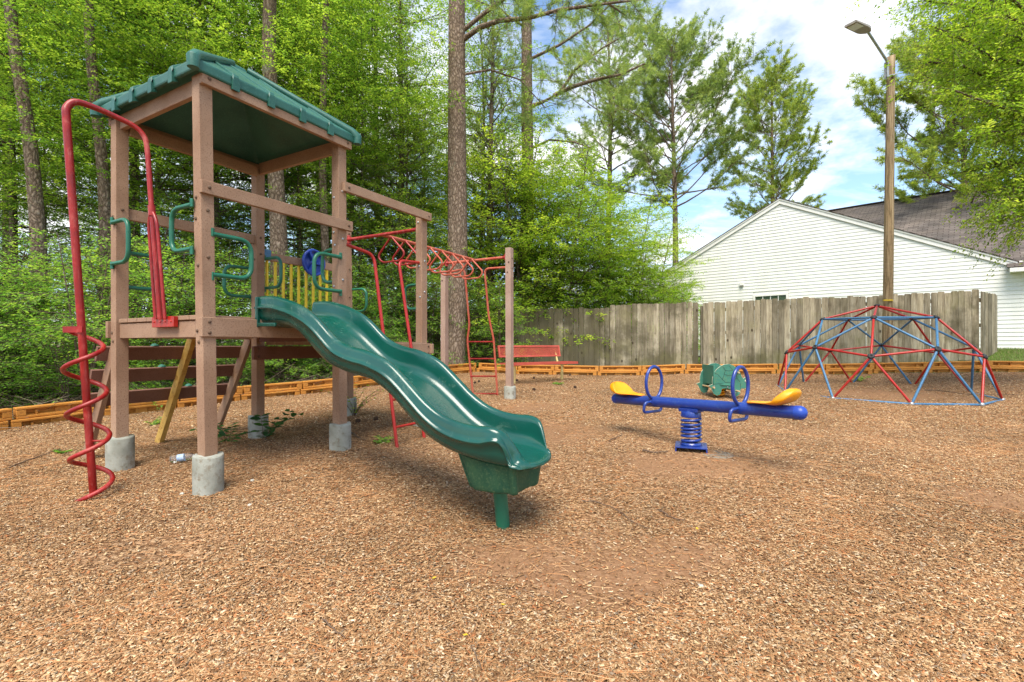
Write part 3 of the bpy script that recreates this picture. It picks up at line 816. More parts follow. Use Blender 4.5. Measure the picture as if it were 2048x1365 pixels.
# roof: a low hipped shell of moulded plastic with raised ribs
def make_roof():
    lo, hi = -.105, 1.325; c = .61; h0, h1 = 1.965, 2.46
    # corners as (t, s)
    cs = [(lo, .10), (hi, .10), (hi, -1.325), (lo, -1.325)]
    ap = (c, -c)
    mb = MB()
    q = .10
    capc = [(ap[0] + (a - ap[0]) * q, ap[1] + (b - ap[1]) * q) for a, b in cs]
    rt = h1 - (h1 - h0) * q
    outer = [T(a, b, h0) for a, b in cs]; mid = [T(a, b, rt) for a, b in capc]
    low = [T(a, b, h0 - .075) for a, b in cs]
    lin = [T(ap[0] + (a - ap[0]) * .955, ap[1] + (b - ap[1]) * .955, h0 - .075) for a, b in cs]
    inn = [T(ap[0] + (a - ap[0]) * .93, ap[1] + (b - ap[1]) * .93, h0 - .03) for a, b in cs]
    cap_t = [T(ap[0] + (a - ap[0]) * q * .8, ap[1] + (b - ap[1]) * q * .8, rt + .035) for a, b in cs]
    tip = T(*ap, rt + .045); itip = T(*ap, rt - .06)
    vs = outer + mid + low + lin + inn + cap_t + [tip, itip]; fs = []
    for i in range(4):
        j = (i + 1) % 4
        fs += [(i, j, 4 + j, 4 + i), (8 + i, 8 + j, j, i), (12 + i, 12 + j, 8 + j, 8 + i), (16 + i, 16 + j, 12 + j, 12 + i), (25, 16 + j, 16 + i),
               (4 + i, 4 + j, 20 + j, 20 + i), (20 + i, 20 + j, 24)]
    mb.add(vs, fs)
    r = mb.build('roof', M['roof_green'], PS, bevel=.012, seg=2)
    # ribs running up every face, turning down over the eave
    def ribs(mb, a, b, inx):
        # a, b: corner (t, s); inx: inward direction (dt, ds); ribs at even spacing
        n = 4
        for k in range(1, n + 1):
            f = k / (n + 1)
            t = lerp(a[0], b[0], f); s = lerp(a[1], b[1], f)
            # length until the hip
            run = min(f, 1 - f) * 1.43 * .98
            rise = (h1 - h0) / .715
            dt, ds = inx
            w = .027
            at_, as_ = (b[0] - a[0]) / 1.43 * w, (b[1] - a[1]) / 1.43 * w
            rows = []
            for run_, up_, z0 in ((-.014, 0, -.082), (-.016, 0, -.01), (-.006, 0.0, .014), (.03, .03, .020), (run, run, .014), (run + .005, run, -.01)):
                hh = h0 + max(run_, 0) * rise + z0
                p = []
                for sg, zz_ in ((-1, -.025), (-.75, 0), (.75, 0), (1, -.025)):
                    p.append(T(t + dt * run_ + at_ * sg, s + ds * run_ + as_ * sg, hh + zz_))
                rows.append(p)
            # close underneath near the eave
            vs = [q_ for r_ in rows for q_ in r_]; fs = []
            for i in range(len(rows) - 1):
                for j in range(3): fs.append((i * 4 + j, i * 4 + j + 1, i * 4 + 5 + j, i * 4 + 4 + j))
            fs.append((0, 3, 2, 1)); m_ = (len(rows) - 1) * 4; fs.append((m_, m_ + 1, m_ + 2, m_ + 3))
            base = [T(t + dt * .03 + at_ * sg, s + ds * .03 + as_ * sg, h0 - .09) for sg in (-1, 1)]
            n0 = len(vs); vs += base; fs += [(0, 4, n0), (3, n0 + 1, 7), (0, n0, n0 + 1, 3)]
            mb.add(vs, fs)
    mb = MB()
    ribs(mb, cs[0], cs[1], (0, -1)); ribs(mb, cs[1], cs[2], (-1, 0)); ribs(mb, cs[2], cs[3], (0, 1)); ribs(mb, cs[3], cs[0], (1, 0))
    # hip ribs, thicker, ending in rounded corner caps
    for (a, b) in cs:
        p0 = T(a + (a - ap[0]) * .012, b + (b - ap[1]) * .012, h0 + .002); p1 = T(ap[0] + (a - ap[0]) * .10, ap[1] + (b - ap[1]) * .10, rt + .02)
        d = (p1 - p0).normalized()
        mb.tube([p0 + UP * -.08 - d * .005, p0 + UP * -.01 - d * .008, p0 + d * .05 + UP * .008, lerp(p0, p1, .5) + UP * .004, p1], [.037, .041, .037, .030, .026], 14)
    mb.build('roof_ribs', M['roof_green'], r, bevel=.008)
make_roof()

# green grab loops
def loop(t, s, dt, ds, h1, h2, ln=.28, off=(0, 0)):
    """two ends on the post, loop reaching ln in direction (dt, ds)"""
    a = T(t + off[0], s + off[1], h1); b = T(t + off[0], s + off[1], h2)
    d = U * dt + E_ * ds
    pts = fillet([a, a + d * ln, b + d * ln, b], .10, 7)
    mb = MB(); mb.tube(pts, .0168, 12)
    o = mb.build('grab_loop', M['green_tube'], PS)
    pb = MB()
    for p, sg in ((a, 1), (b, -1)):
        pb.box(p + UP * .012 * sg, (.022, .022, .06)); 
    pb.build('mount_plate', M['green_tube'], o, bevel=.003)
loop(0, -1.22, 0, 1, 1.005, .665, .27, (-PO - .012, PO - .03))           # B towards A
loop(0, 0, 0, -1, .985, .675, .27, (-PO - .012, -PO + .03))              # A towards B
loop(0, -1.22, 1, 0, .785, .49, .29, (.03, -PO - .012))                 # B towards D
loop(0, 0, 1, 0, .79, .50, .29, (.04, PO + .012))                      # A towards C
loop(1.22, -1.22, -1, 0, .80, .50, .29, (-.03, -PO - .012))               # D towards B
loop(1.22, 0, -1, 0, .805, .49, .29, (-.03, PO + .012))                # C towards A
loop(1.22, -1.22, 0, 1, .91, .60, .27, (PO + .012, PO - .02))          # D towards C
loop(1.22, 0, 0, -1, .91, .60, .27, (PO + .012, -PO + .02))            # C towards D
loop(2.40, -1.22, 0, 1, .70, .42, .27, (PO + .012, PO - .02))          # K towards E
loop(2.40, 0, 0, -1, .70, .42, .27, (PO + .012, -PO + .02))            # E towards K

# yellow bar panel with blue wheel between D and K
pr = member('panel_rail', 1.22 + PO, -1.22, 2.40 - PO, -1.22, .945, .042, .085, bolts=False)
member('panel_rail', 1.22 + PO, -1.22, 2.40 - PO, -1.22, .13, .042, .07, bolts=False)
n = 11
for i in range(n):
    t = 1.22 + PO + .055 + i * (1.18 - PW - .11) / (n - 1)
    mb = MB(); mb.tube([T(t, -1.22, .10), T(t, -1.22, .905)], .0158, 12); mb.build('bar', M['yellow_bar'], PS)
mb = MB(); mb.beam(T(1.22 + PO + .004, -1.22 + .025, .96), T(1.22 + PO + .085, -1.22 + .025, .96), .006, .11); mb.build('bracket', M['dome_blue'], pr, bevel=.003)
wc = T(1.83, -1.22 + .11, .945)
mb = MB(); ring = []
sd_ = U
for j in range(36):
    a = 2 * math.pi * j / 36; ring.append(wc + (U * math.cos(a) + UP * math.sin(a)) * .140)
mb.tube(ring, .017, 10, closed=True)
mb.lathe(wc - E_ * .01, [(.132, -.004), (.10, -.018), (.04, -.012), (.035, .02), (.02, .028), (0, .028)], 28, E_)
for k in range(3):
    a = math.pi / 2 + k * 2 * math.pi / 3 + .5; d = U * math.cos(a) + UP * math.sin(a)
    mb.beam(wc + d * .03 + E_ * .004, wc + d * .13 + E_ * .004, .03, .03, E_)
mb.tube([wc - E_ * .11, wc], .022, 10)
whl = mb.build('steering_wheel', M['blue_plastic'], PS)

# ---- slide: shell lofted along its wavy profile
SR = [(-.04, .37), (0, .374), (.12, .376), (.25, .368), (.36, .345), (.46, .318), (.56, .28), (.64, .242), (.72, .19), (.79, .135), (.86, .078), (.92, .04), (1.0, .008), (1.10, -.018), (1.19, -.034), (1.28, -.06), (1.36, -.09),
      (1.43, -.128), (1.50, -.18), (1.56, -.23), (1.62, -.28), (1.68, -.33), (1.75, -.378), (1.82, -.415), (1.9, -.442), (1.98, -.458), (2.06, -.465), (2.14, -.464), (2.20, -.472), (2.255, -.495), (2.285, -.53), (2.31, -.572), (2.33, -.615), (2.345, -.65), (2.375, -.67)]
SF = [(-.04, .222), (0, .222), (.2, .215), (.36, .19), (.5, .135), (.64, .055), (.78, -.045), (.92, -.135), (1.05, -.185), (1.2, -.222), (1.32, -.262), (1.43, -.32), (1.55, -.405), (1.66, -.492), (1.76, -.56), (1.88, -.615), (2.0, -.645), (2.12, -.658), (2.25, -.668), (2.33, -.678), (2.375, -.69)]
SU = [(-.04, .135), (0, .135), (.3, .135), (.42, .105), (.52, .055), (.68, -.075), (.80, -.15), (.96, -.20), (1.18, -.24), (1.31, -.295), (1.43, -.375), (1.54, -.47), (1.66, -.565), (1.78, -.625), (1.92, -.668), (2.1, -.70), (2.25, -.715), (2.33, -.722), (2.375, -.715)]
def interp(tab, s):
    xs = [a for a, b in tab]; ys = [b for a, b in tab]
    # smooth (cubic Hermite)
    i = max(0, min(len(xs) - 2, int(np.searchsorted(xs, s)) - 1))
    def sl(k):
        if k == 0: return (ys[1] - ys[0]) / (xs[1] - xs[0])
        if k == len(xs) - 1: return (ys[-1] - ys[-2]) / (xs[-1] - xs[-2])
        return (ys[k + 1] - ys[k - 1]) / (xs[k + 1] - xs[k - 1])
    h = xs[i + 1] - xs[i]; u = min(max((s - xs[i]) / h, 0), 1)
    return (2 * u ** 3 - 3 * u ** 2 + 1) * ys[i] + (u ** 3 - 2 * u ** 2 + u) * h * sl(i) + (-2 * u ** 3 + 3 * u ** 2) * ys[i + 1] + (u ** 3 - u ** 2) * h * sl(i + 1)
S0 = PO + .045
rows = []
NS = 120
SECS = []
for i in range(NS + 1):
    s = .052 + (2.345 - .052) * i / NS
    R, Fl, Un = interp(SR, s), interp(SF, s), interp(SU, s)
    hw = .285
    e = max(0, (s - 2.03) / .315)
    hw_ = hw * (1 - .26 * e ** 3.5)          # mouth rounds in
    dep = R - Fl
    iw = hw_ - .058                          # inner half width at the rim
    fw = iw - .055 - .03 * min(1, max(dep, 0) / .2)
    sec = []
    # inner channel from centre to rim
    nC = 5
    for k in range(nC): sec.append((fw * k / nC * .96, Fl + .004 * (k / nC) ** 2))
    for k in range(6):
        a = k / 5 * math.pi / 2
        sec.append((fw + (iw - fw) * math.sin(a) * .92, Fl + .006 + (max(dep, .01) * .45) * (1 - math.cos(a))))
    sec.append((iw - .002, Fl + dep * .80))
    # rolled rim
    rc = iw + .030; rr = .030
    for k in range(1, 7):
        a = math.pi - k / 6 * math.pi
        sec.append((rc + math.cos(a) * rr, R - rr + math.sin(a) * rr if True else 0))
    # outside: smooth face, moulded ridge, belly
    dro = R - Un
    rd = .082 if s < 2.12 else max(.03, .082 - (s - 2.12) * .3)
    rd = min(rd, dro * .5)
    sec.append((hw_ + .004, R - rd * .7)); sec.append((hw_ + .009, R - rd)); sec.append((hw_ + .021, R - rd - .004)); sec.append((hw_ + .020, R - rd - .014)); sec.append((hw_ + .000, R - rd - .024))
    sec.append((hw_ - .006, R - rd - (dro - rd) * .45)); sec.append((hw_ - .022, R - rd - (dro - rd) * .72)); sec.append((hw_ - .055, Un + .022)); sec.append((hw_ - .10, Un + .004)); sec.append((hw_ * .4, Un)); sec.append((0, Un))
    SECS.append(sec)
    q_ = lambda a_: -.075 * max(0, (s - 2.1) / .245) ** 2 * (abs(a_) / (hw_ + .021)) ** 3
    ring = [T(.66 - a_, s + q_(a_), z_) for a_, z_ in sec]
    ring2 = [T(.66 + a_, s + q_(a_), z_) for a_, z_ in sec[::-1]]
    rows.append(ring + ring2)
# thick rounded lip: both skins meet in the middle as the shell ends
last = SECS[-1]
hwl = max(abs(n_) for n_, z_ in last)
def dsn(n_, e): return -.075 * e ** 2 * (abs(n_) / hwl) ** 3
for q in (.2, .4, .6, .8, .93, 1.0):
    s_ = 2.345 + .030 * math.sin(q * math.pi / 2)
    k_ = 1 - math.cos(q * math.pi / 2)
    sec = [(lerp(n_, max(-1, min(1, n_ / hwl)) * (hwl - .022), k_), lerp(z_, -.701, k_)) for n_, z_ in last]
    rows.append([T(.66 - a_, s_ + dsn(a_, 1), z_) for a_, z_ in sec] + [T(.66 + a_, s_ + dsn(a_, 1), z_) for a_, z_ in sec[::-1]])
mb = MB(); mb.grid(rows, closev=False)
sl = mb.build('slide', M['slide'], PS)
# entry flanges against the deck beam
mb = MB()
for sg in (-1, 1):
    p = .66 + sg * .285
    mb.beam(T(p + sg * .006, .062, .25), T(p + sg * .006, .090, .25), .03, .235)
    mb.beam(T(p + sg * .008, .085, .155), T(p + sg * .008, .30, .150), .02, .03)
mb.build('entry_flange', M['slide'], sl, bevel=.006)
# fluted moulded foot under the mouth
rows = []
for q in range(11):
    f = min(1, q / 8); z = -.858 - (.0, .008, .012)[max(0, q - 8)]
    tp = (1 - .20 * f) * (1, .97, .90)[max(0, q - 8)]
    row = []
    for j in range(96):
        a = 2 * math.pi * j / 96
        ca, sa = math.cos(a), math.sin(a)
        e = .38
        X_ = math.copysign(abs(ca) ** e, ca); Y_ = math.copysign(abs(sa) ** e, sa)
        fl = 1 + .075 * math.tanh(3.5 * math.sin(a * 6 + .6))
        sq = 2.10 + (.205 * Y_ * tp * fl) - .02 + .03 * f; zt = interp(SU, sq) + .02; row.append(T(.65 + .205 * X_ * tp * fl, sq, lerp(zt, z, f)))
    rows.append(row)
rows.append([T(.66, 2.10, -.871) for _ in range(96)])
MB().grid(rows, closev=True).build('moulded_foot', M['slide_foot'], sl)
lg = T(.66, 2.09, 0); lz = G(lg.x, lg.y)
MB().tube([(lg.x - .018, lg.y, ZC - .86), (lg.x + .012, lg.y, lz - .1)], .043, 20).build('support_leg', M['green_tube'], sl)

# ---- red spiral climber
sp_top = T(-.55, -.6, 1.53); zb = G(-2.95, 3.43); sp_bot = Vector((-2.95, 3.43, zb - .08))
MBc = MB()
leg_b = T(-.075, -.41, .19); leg_t = T(-.12, -.5, 1.46)
arch = [sp_top + UP * .0, T(-.545, -.605, 1.60), T(-.50, -.60, 1.655), T(-.40, -.585, 1.655), T(-.28, -.56, 1.63), T(-.19, -.535, 1.60), T(-.14, -.515, 1.55), leg_t, lerp(leg_t, leg_b, .25)]
# smooth the arch (Catmull-Rom)
def crom(P, n=5):
    P = [P[0] * 2 - P[1]] + P + [P[-1] * 2 - P[-2]]; o = []
    for i in range(1, len(P) - 2):
        for k in range(n):
            t = k / n; a, b, c, d = P[i - 1:i + 3]
            o.append(.5 * ((2 * b) + (c - a) * t + (2 * a - 5 * b + 4 * c - d) * t * t + (-a + 3 * b - 3 * c + d) * t ** 3))
    o.append(P[-2]); return o
cl_pts = [sp_bot, lerp(sp_bot, sp_top, .5)] + crom([lerp(sp_bot, sp_top, .9)] + arch)[0:] + [leg_b]
MBc.tube(cl_pts, [0.0235 if i < 12 else max(.0175, .0235 - .0003 * (i - 12)) for i in range(len(cl_pts))], 16)
spc = MBc.build('spiral_climber', M['red'], PS)
# helix
pts = []
def axp(z):
    f = (z - sp_bot.z) / (sp_top.z - sp_bot.z); return lerp(sp_bot, sp_top, f)
z_s = ZC + .105; turns = 3.98; pitch = .312
N = 150
for i in range(N + 1):
    a = turns * 2 * math.pi * i / N; z = z_s - pitch * a / (2 * math.pi)
    c = axp(z); r = .110
    # starts left of the pole, goes behind, to the right, round the front
    pts.append(c + Vector((-math.cos(a) * r, math.sin(a) * r, 0)))
MB().tube(pts, .0158, 10).build('helix', M['red'], spc)
c0 = axp(z_s); mb = MB(); mb.beam(pts[0] + UP * .0 + Vector((-.005, -.012, 0)), c0 + Vector((.03, -.026, 0)), .012, .042)
i4 = int(N * (2.5 / turns)); mb.tube([pts[i4], axp(pts[i4].z)], .007, 6)
mb.build('helix_bracket', M['red'], spc)
# three-tube fork down to the deck
mb = MB()
fk = lerp(leg_b, leg_t, .62)
ld = (leg_t - leg_b).normalized()
sv = -E_
for sg in (-1, 1):
    b0 = leg_b + E_ * sg * .068 + UP * .0
    p = fillet([fk + ld * .02, fk - ld * .07 + E_ * sg * .060, b0], .06, 5)
    mb.tube(p, .0118, 10)
mb.tube([lerp(leg_b, leg_t, .60), lerp(leg_b, leg_t, .66)], .024, 14)
mb.build('fork', M['red'], spc)
mb = MB(); c = T(-.045, -.41, .17); mb.beam(c - E_ * .155, c + E_ * .155, .03, .078)
for q in (-.12, -.03, .04, .12): bolt(mb, c + E_ * q - U * .015, -U, .006)
mb.build('bracket_plate', M['red_clamp'], spc, bevel=.002)

# ---- monkey bars
hb = 1.325
Mb = T(2.40, -.61, hb)
def Q(q, w=0, dh=0): return Mb + U * q + E_ * w + UP * dh
mk = MB()
mk.tube([Q(-.0, 0, 0), Q(1.0), Q(2.03)], .021, 12)
mko = mk.build('monkey_bars', M['red_faded'], PS)
for q, a, b in ((0, -.61 + PO * .9, .61 - PO * .9), (2.03, -.6 + PO * .9, .6 - PO * .9)):
    mb = MB(); mb.tube([Q(q, a), Q(q, b)], .021, 12)
    cb = mb.build('cross_bar', M['red'] if q == 0 else M['red_faded'], mko)
    fb = MB()
    for w in (a, b):
        fb.box(Q(q, w), (.05, .05, .10)); 
        fb.tube([Q(q, w), Q(q, w * .90)], [.034, .022], 12)
    fb.build('flange', M['red'], cb, bevel=.004)
for i in range(8):
    q = .16 + .25 * i
    k = .012 * math.sin(i * 2.1)
    P = [Q(q, -.01, .0), Q(q, -.225, -.215), Q(q, -.15 + k, -.30), Q(q, .15 + k, -.30), Q(q, .225, -.215), Q(q, .01, .0)]
    p = fillet(P, .06, 5)
    MB().tube(p, .0125, 9).build('rung', M['red'] if i < 2 else M['red_faded'], mko)

# ---- red access ladder between C and E, feet out in front
def ladder(name, P1, P2, rungs, m, mr):
    mb = MB(); mb.tube(P1, .0165, 10); mb.tube(P2, .0165, 10)
    o = mb.build(name, m, PS)
    for a, b in rungs:
        r_ = MB(); r_.tube([a, b], .0125, 10)
        for q, w in ((a, b), (b, a)): r_.tube([q, lerp(q, w, .09)], [.021, .013], 10)
        r_.build('rung', mr, o)
    return o
f1 = T(1.55, .42, 0); f2 = T(1.95, .42, 0)
z1 = G(*f1.xy) - .05; z2 = G(*f2.xy) - .05
p1b = Vector((f1.x, f1.y, z1)); p2b = Vector((f2.x, f2.y, z2))
p1t = T(1.63, .03, .90); p2t = T(1.99, .03, .90)
P1 = fillet([T(1.22 + PO, .0, .955), p1t, p1b], .09, 6); P2 = fillet([T(2.40 - PO, .0, .93), p2t, p2b], .09, 6)
rg = []
for h in (-.79, -.53, -.27, -.01):
    u = (ZC + h - p1b.z) / (p1t.z - p1b.z); v = (ZC + h - p2b.z) / (p2t.z - p2b.z)
    rg.append((lerp(p1b, p1t, u), lerp(p2b, p2t, v)))
ladder('side_ladder', P1, P2, rg[:3], M['red_clamp'], M['red_clamp'])
# ---- end ladder past the last posts
gl = [at(995.5, 7.62, 797), at(946.5, 7.86, 792)]
A1 = [T(4.42 - .0, -PO, 1.17), at(969, 7.55, 538), at(977.5, 7.58, 634), at(987.5, 7.6, 680), gl[0]]
A2 = [T(4.42, -1.2 + PO, 1.17), at(929, 7.82, 538), at(939, 7.82, 652), at(934.5, 7.83, 680), gl[1]]
R_ = [((988, 684), (935.5, 684)), ((990.5, 718), (938.5, 718)), ((993, 753), (941.5, 753)), ((995, 788), (945.5, 788))]
ladder('end_ladder', fillet(A1, .09, 5), fillet(A2, .09, 5), [(at(a[0], 7.61, a[1]), at(b[0], 7.85, b[1])) for a, b in R_], M['red_faded'], M['red'])

# ---- leaning board climber at the back
def leanpt(t, h):
    # s from -1.29 at the deck to -1.92 at the ground
    zb_ = gt(t, -1.92) - ZC
    f = (.12 - h) / (.12 - zb_)
    return T(t, lerp(-1.285, -1.93, f), h)
for t, m in ((.03, 'lumber'), (1.19, 'lumber')):
    mb = MB(); mb.beam(leanpt(t, .13), leanpt(t, gt(t, -1.92) - ZC - .06), .042, .10, U.cross(UP)); mb.build('climber_stringer', M['lumber'], PS, bevel=.004)
mb = MB(); mb.beam(leanpt(.62, .10), leanpt(.62, gt(.62, -1.92) - ZC - .05), .045, .085, U.cross(UP)); mb.build('climber_brace', M['yellow_wood'], PS, bevel=.003, label='new yellow pine brace')
for h in (-.075, -.275, -.485):
    a = leanpt(-.07, h); b = leanpt(1.28, h); n_ = -E_ * .072
    mb = MB(); mb.beam(a + n_, b + n_, .034, .125, Vector((0, 0, 1)) + E_ * .32)
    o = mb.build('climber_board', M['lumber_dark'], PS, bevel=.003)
    kb = MB(); kt = random.uniform(.3, .9)
    c_ = leanpt(kt, h + .05) - E_ * .10
    kb.lathe(c_, [(.035, 0), (.032, .02), (.018, .034), (0, .036)], 10, (Vector((0, 0, 1)) - E_ * .6).normalized()); kb.build('hand_hold', M['turtle'], o)

# ------------------------------------------------------------------ blue spring seesaw
cx, cy = 1.63, 4.42
gz0 = G(cx, cy)
SS = root('spring_seesaw', (cx, cy, gz0), 'blue two-seat spring seesaw with yellow seats and round blue hand rings', 'seesaw')
ad = Vector((.571, -.82, 0)); pd = Vector((.82, .571, 0))     # along the beam to the right, across it (away)
cen = Vector((cx, cy, ZC - .543))
def sp(a, w=0, h=0): return cen + ad * a + pd * w + UP * (h + .033 * a)
ax = (ad + UP * .033).normalized()
mb = MB(); mb.tube([sp(-.91), sp(.94)], .0515, 28, cap=False)
beam = mb.build('beam', M['blue'], SS)
for sg, a in ((-1, -.91), (1, .94)):
    mb = MB(); mb.lathe(sp(a), [(.053, -.03), (.054, 0), (.050, .018), (.038, .035), (.018, .046), (0, .05)], 24, ax * sg); mb.build('end_cap', M['blue_plastic'], beam)
# coil spring
def coil(name, parent, c, r, z0, z1, n, wire, m):
    P = []
    for i in range(int(n * 24) + 1):
        a = 2 * math.pi * i / 24; f = i / (n * 24)
        # coils sit closer at both ends
        g = f + .035 * math.sin(2 * math.pi * f)
        P.append(Vector((c.x + math.cos(a) * r, c.y + math.sin(a) * r, lerp(z0, z1, g))))
    return MB().tube(P, wire, 9).build(name, m, parent)
coil('spring', SS, Vector((cx, cy, 0)), .082, gz0 + .055, cen.z - .10, 6.5, .0115, M['blue'])
mb = MB(); mb.lathe((cx, cy, cen.z - .115), [(0, 0), (.088, 0), (.09, .012), (.086, .05), (.06, .052), (.06, .07)], 24); mb.beam(sp(-.095, 0, -.05), sp(.095, 0, -.05), .11, .03)
mb.build('spring_clamp', M['blue'], SS, bevel=.003)
mb = MB(); mb.lathe((cx, cy, gz0 + .04), [(.09, 0), (.095, .01), (.085, .025), (.06, .025)], 24)
R45 = Matrix.Rotation(math.radians(-20), 3, 'Z')
mb.box((cx, cy, gz0 + .035), (.27, .27, .012), R45)
for sx in (-1, 1):
    mb.box(Vector((cx, cy, gz0 + .0)) + R45 @ Vector((sx * .129, 0, 0)), (.012, .27, .05), R45)
mb.build('base_plate', M['blue'], SS, bevel=.002)
for a in (-.415, .47):
    rg_ = []
    for j in range(32):
        an = 2 * math.pi * j / 32
        rg_.append(sp(a) + (pd * math.cos(an) * .118 + UP * (math.sin(an) * .158)) + UP * .185)
    MB().tube(rg_, .0155, 12, closed=True).build('hand_ring', M['blue'], SS)
    w = .125
    o_ = ad * (-.0)
    P = fillet([sp(a, -.045, -.0), sp(a - .01, -w, -.005), sp(a - .02, -w - .01, -.10), sp(a - .02, w + .01, -.10), sp(a - .01, w, -.005), sp(a, .045, 0)], .04, 5)
    MB().tube(P, .0145, 10).build('foot_rest', M['blue'], SS)
for sg, a0 in ((-1, -.71), (1, .70)):
    # moulded saddle: cross sections from the nose to the raised back
    prof = [(-.165, .062, .020, .026), (-.145, .072, .055, .030), (-.08, .078, .084, .03), (0, .078, .112, .03), (.05, .084, .130, .04), (.09, .094, .138, .056), (.13, .118, .138, .070), (.165, .150, .122, .068), (.19, .178, .096, .058), (.205, .196, .055, .038)]
    rows = []; und = []
    for q, z, hw, th in prof:
        r_ = []
        for k in range(15):
            u = -1 + 2 * k / 14
            dish = (-.024 * (1 - u * u) if q > -.12 else 0) * (1 if q < .1 else .5)
            back = sg * (q - (.0 if q < .1 else .035 * (u * u)))
            r_.append(sp(a0 + back, u * hw, z + dish - .014 * abs(u) ** 4))
        bk = .0 if q < .05 else (q - .05) * .25
        for k in range(14, -1, -1):
            u = -1 + 2 * k / 14
            thk = th * (.9 - .35 * abs(u) ** 3)
            if q > .1: r_.append(sp(a0 + sg * (q + thk * .72), u * hw * .93, z - thk * .55 - .01))
            else: r_.append(sp(a0 + sg * q, u * hw * .92, z - thk))
        rows.append(r_)
    rows = [[sum((p for p in rows[0]), Vector()) / 30] * 30] + rows + [[sum((p for p in rows[-1]), Vector()) / 30 + UP * .004] * 30]
    mb = MB(); mb.grid(rows, closev=True)
    o = mb.build('seat', M['seat'], SS)
    md = o.modifiers.new('smooth', 'SUBSURF'); md.levels = 1; md.render_levels = 2
M['mulchy_concrete'] = m_speckle('dirty_concrete', (.16, .12, .08), (.30, .26, .2), (.2, .11, .06), 25, .9, .004, 9)
# worn concrete pad under it
tag(MB().lathe((cx + .16, cy - .12, G(cx + .16, cy - .12) - .03), [(0, .028), (.12, .03), (.16, .022), (.2, 0)], 14).build('concrete_pad', M['mulchy_concrete']), 'rough patch of exposed concrete at the base of the blue seesaw', 'concrete pad')

# ------------------------------------------------------------------ turtle rider
tx, ty = 3.27, 7.55
tg = G(tx, ty + .2)
TR = root('turtle_spring_rider', (tx, ty + .2, tg), 'green turtle-shaped spring rider with tan rods behind the seesaw', 'spring rider')
sc = .63 / 85      # metres per traced pixel
OUT = [(1385, 771), (1390, 769), (1393, 768), (1392.5, 762), (1393, 755), (1396, 745), (1401, 737), (1409, 730), (1418, 726.3), (1426, 725.5), (1434, 727.5), (1441, 732), (1447, 738.5), (1451, 746), (1453, 752), (1456, 756),
       (1459, 754), (1463, 752.8), (1467.5, 755), (1470.5, 761), (1469.5, 769), (1464, 775.5), (1458, 777.5), (1453, 776.5), (1450.5, 780), (1450, 786), (1447, 791), (1441, 794), (1435, 791), (1431, 785), (1430.5, 779), (1424, 777), (1418, 776.5),
       (1412, 778), (1411, 784), (1408, 790), (1401, 792), (1395, 788), (1392, 781), (1390, 776.5)]
def tpt(px, py, d): return Vector((tx + (px - 1426 - 6) * sc * 1.02, ty + d, tg + (797 - py) * sc))
for d in (0, .40):
    mb = MB(); M4 = Matrix.Identity(4)
    poly = [(tx + (p[0] - 1432) * sc * 1.02 + (.14 if d == 0 else .10), tg + (797 - p[1]) * sc) for p in OUT][::-1]
    mb.prism(poly, ty + d - .011, ty + d + .011, M4)
    nf = len(mb.f)
    o = mb.build('side_panel', M['turtle'], TR, bevel=.003)
    o.data.materials.append(M['turtle_edge'])
    for i, pl in enumerate(o.data.polygons):
        if i >= 2: pl.material_index = 1
    # routed shell lines, eye, nostril
    if d == 0:
        gm_ = MB(); y_ = ty - .0125
        def gp(u, v): return Vector((tx + (u - 1432) * sc * 1.02 + .14, y_, tg + (797 - v) * sc))
        lines = [[(1414, 731), (1419, 739), (1417, 747), (1424, 750), (1433, 749), (1436, 741), (1431, 734), (1426, 729)], [(1419, 739), (1426, 740), (1433, 739)], [(1417, 747), (1413, 758), (1419, 764), (1431, 764), (1436, 757), (1433, 749)],
                 [(1396, 744), (1404, 748), (1413, 758)], [(1436, 757), (1443, 756), (1449, 763)], [(1436, 741), (1443, 745), (1450, 748)], [(1431, 764), (1431, 777)], [(1393, 768), (1404, 767), (1413, 767)], [(1443, 756), (1441, 747)], [(1450, 766), (1450, 777)]]
        for ln in lines:
            for a, b in zip(ln[:-1], ln[1:]):
                gm_.beam(gp(*a), gp(*b), .0012, .0045, Vector((0, 0, 1)) if abs(a[0] - b[0]) > abs(a[1] - b[1]) else Vector((1, 0, 0)))
        gm_.build('shell_grooves', M['black'], o)
        eb = MB(); c_ = gp(1462, 761); eb.lathe(c_, [(.022, 0), (.022, .002), (0, .003)], 16, Vector((0, -1, 0))); eb.build('eye', M['turtle_edge'], o)
        pb = MB(); pb.lathe(c_ + Vector((.003, -.003, .002)), [(.009, 0), (.009, .001), (0, .0015)], 12, Vector((0, -1, 0))); pb.build('pupil', M['black'], o)
        bb = []
        for q in ((1396, 772), (1445, 736), (1424, 774), (1441, 786)): bolt(bb, gp(*q), Vector((0, -1, 0)), .010)
        put_bolts(bb, M['galv'], o)
        sb_ = MB(); sb_.beam(gp(1409, 769) + Vector((0, -.006, 0)), gp(1432, 770) + Vector((0, -.006, 0)), .02, .014); sb_.build('seat_tenon', M['turtle'], o, bevel=.003)
xb = tx + (1400 - 1432) * sc + .12
mb = MB(); mb.box((xb - .02, ty + .2, tg + .36), (.02, .46, .30)); mb.build('back_panel', M['turtle'], TR, bevel=.003)
mb = MB(); mb.box((xb + .17, ty + .2, tg + .205), (.30, .378, .02)); mb.build('seat', M['turtle'], TR, bevel=.003)
mb = MB(); mb.box((xb + .36, ty + .2, tg + .34), (.02, .378, .22)); mb.build('front_panel', M['turtle'], TR, bevel=.003)
for u, v, l_ in ((xb - .03, .165, .52), (xb + .33, .115, .62), (xb + .25, .08, .5), (xb + .34, .40, .58)):
    MB().tube([(u, ty + .2 - l_ / 2, tg + v), (u, ty + .2 + l_ / 2, tg + v)], .013, 10).build('rod', M['tan'], TR)
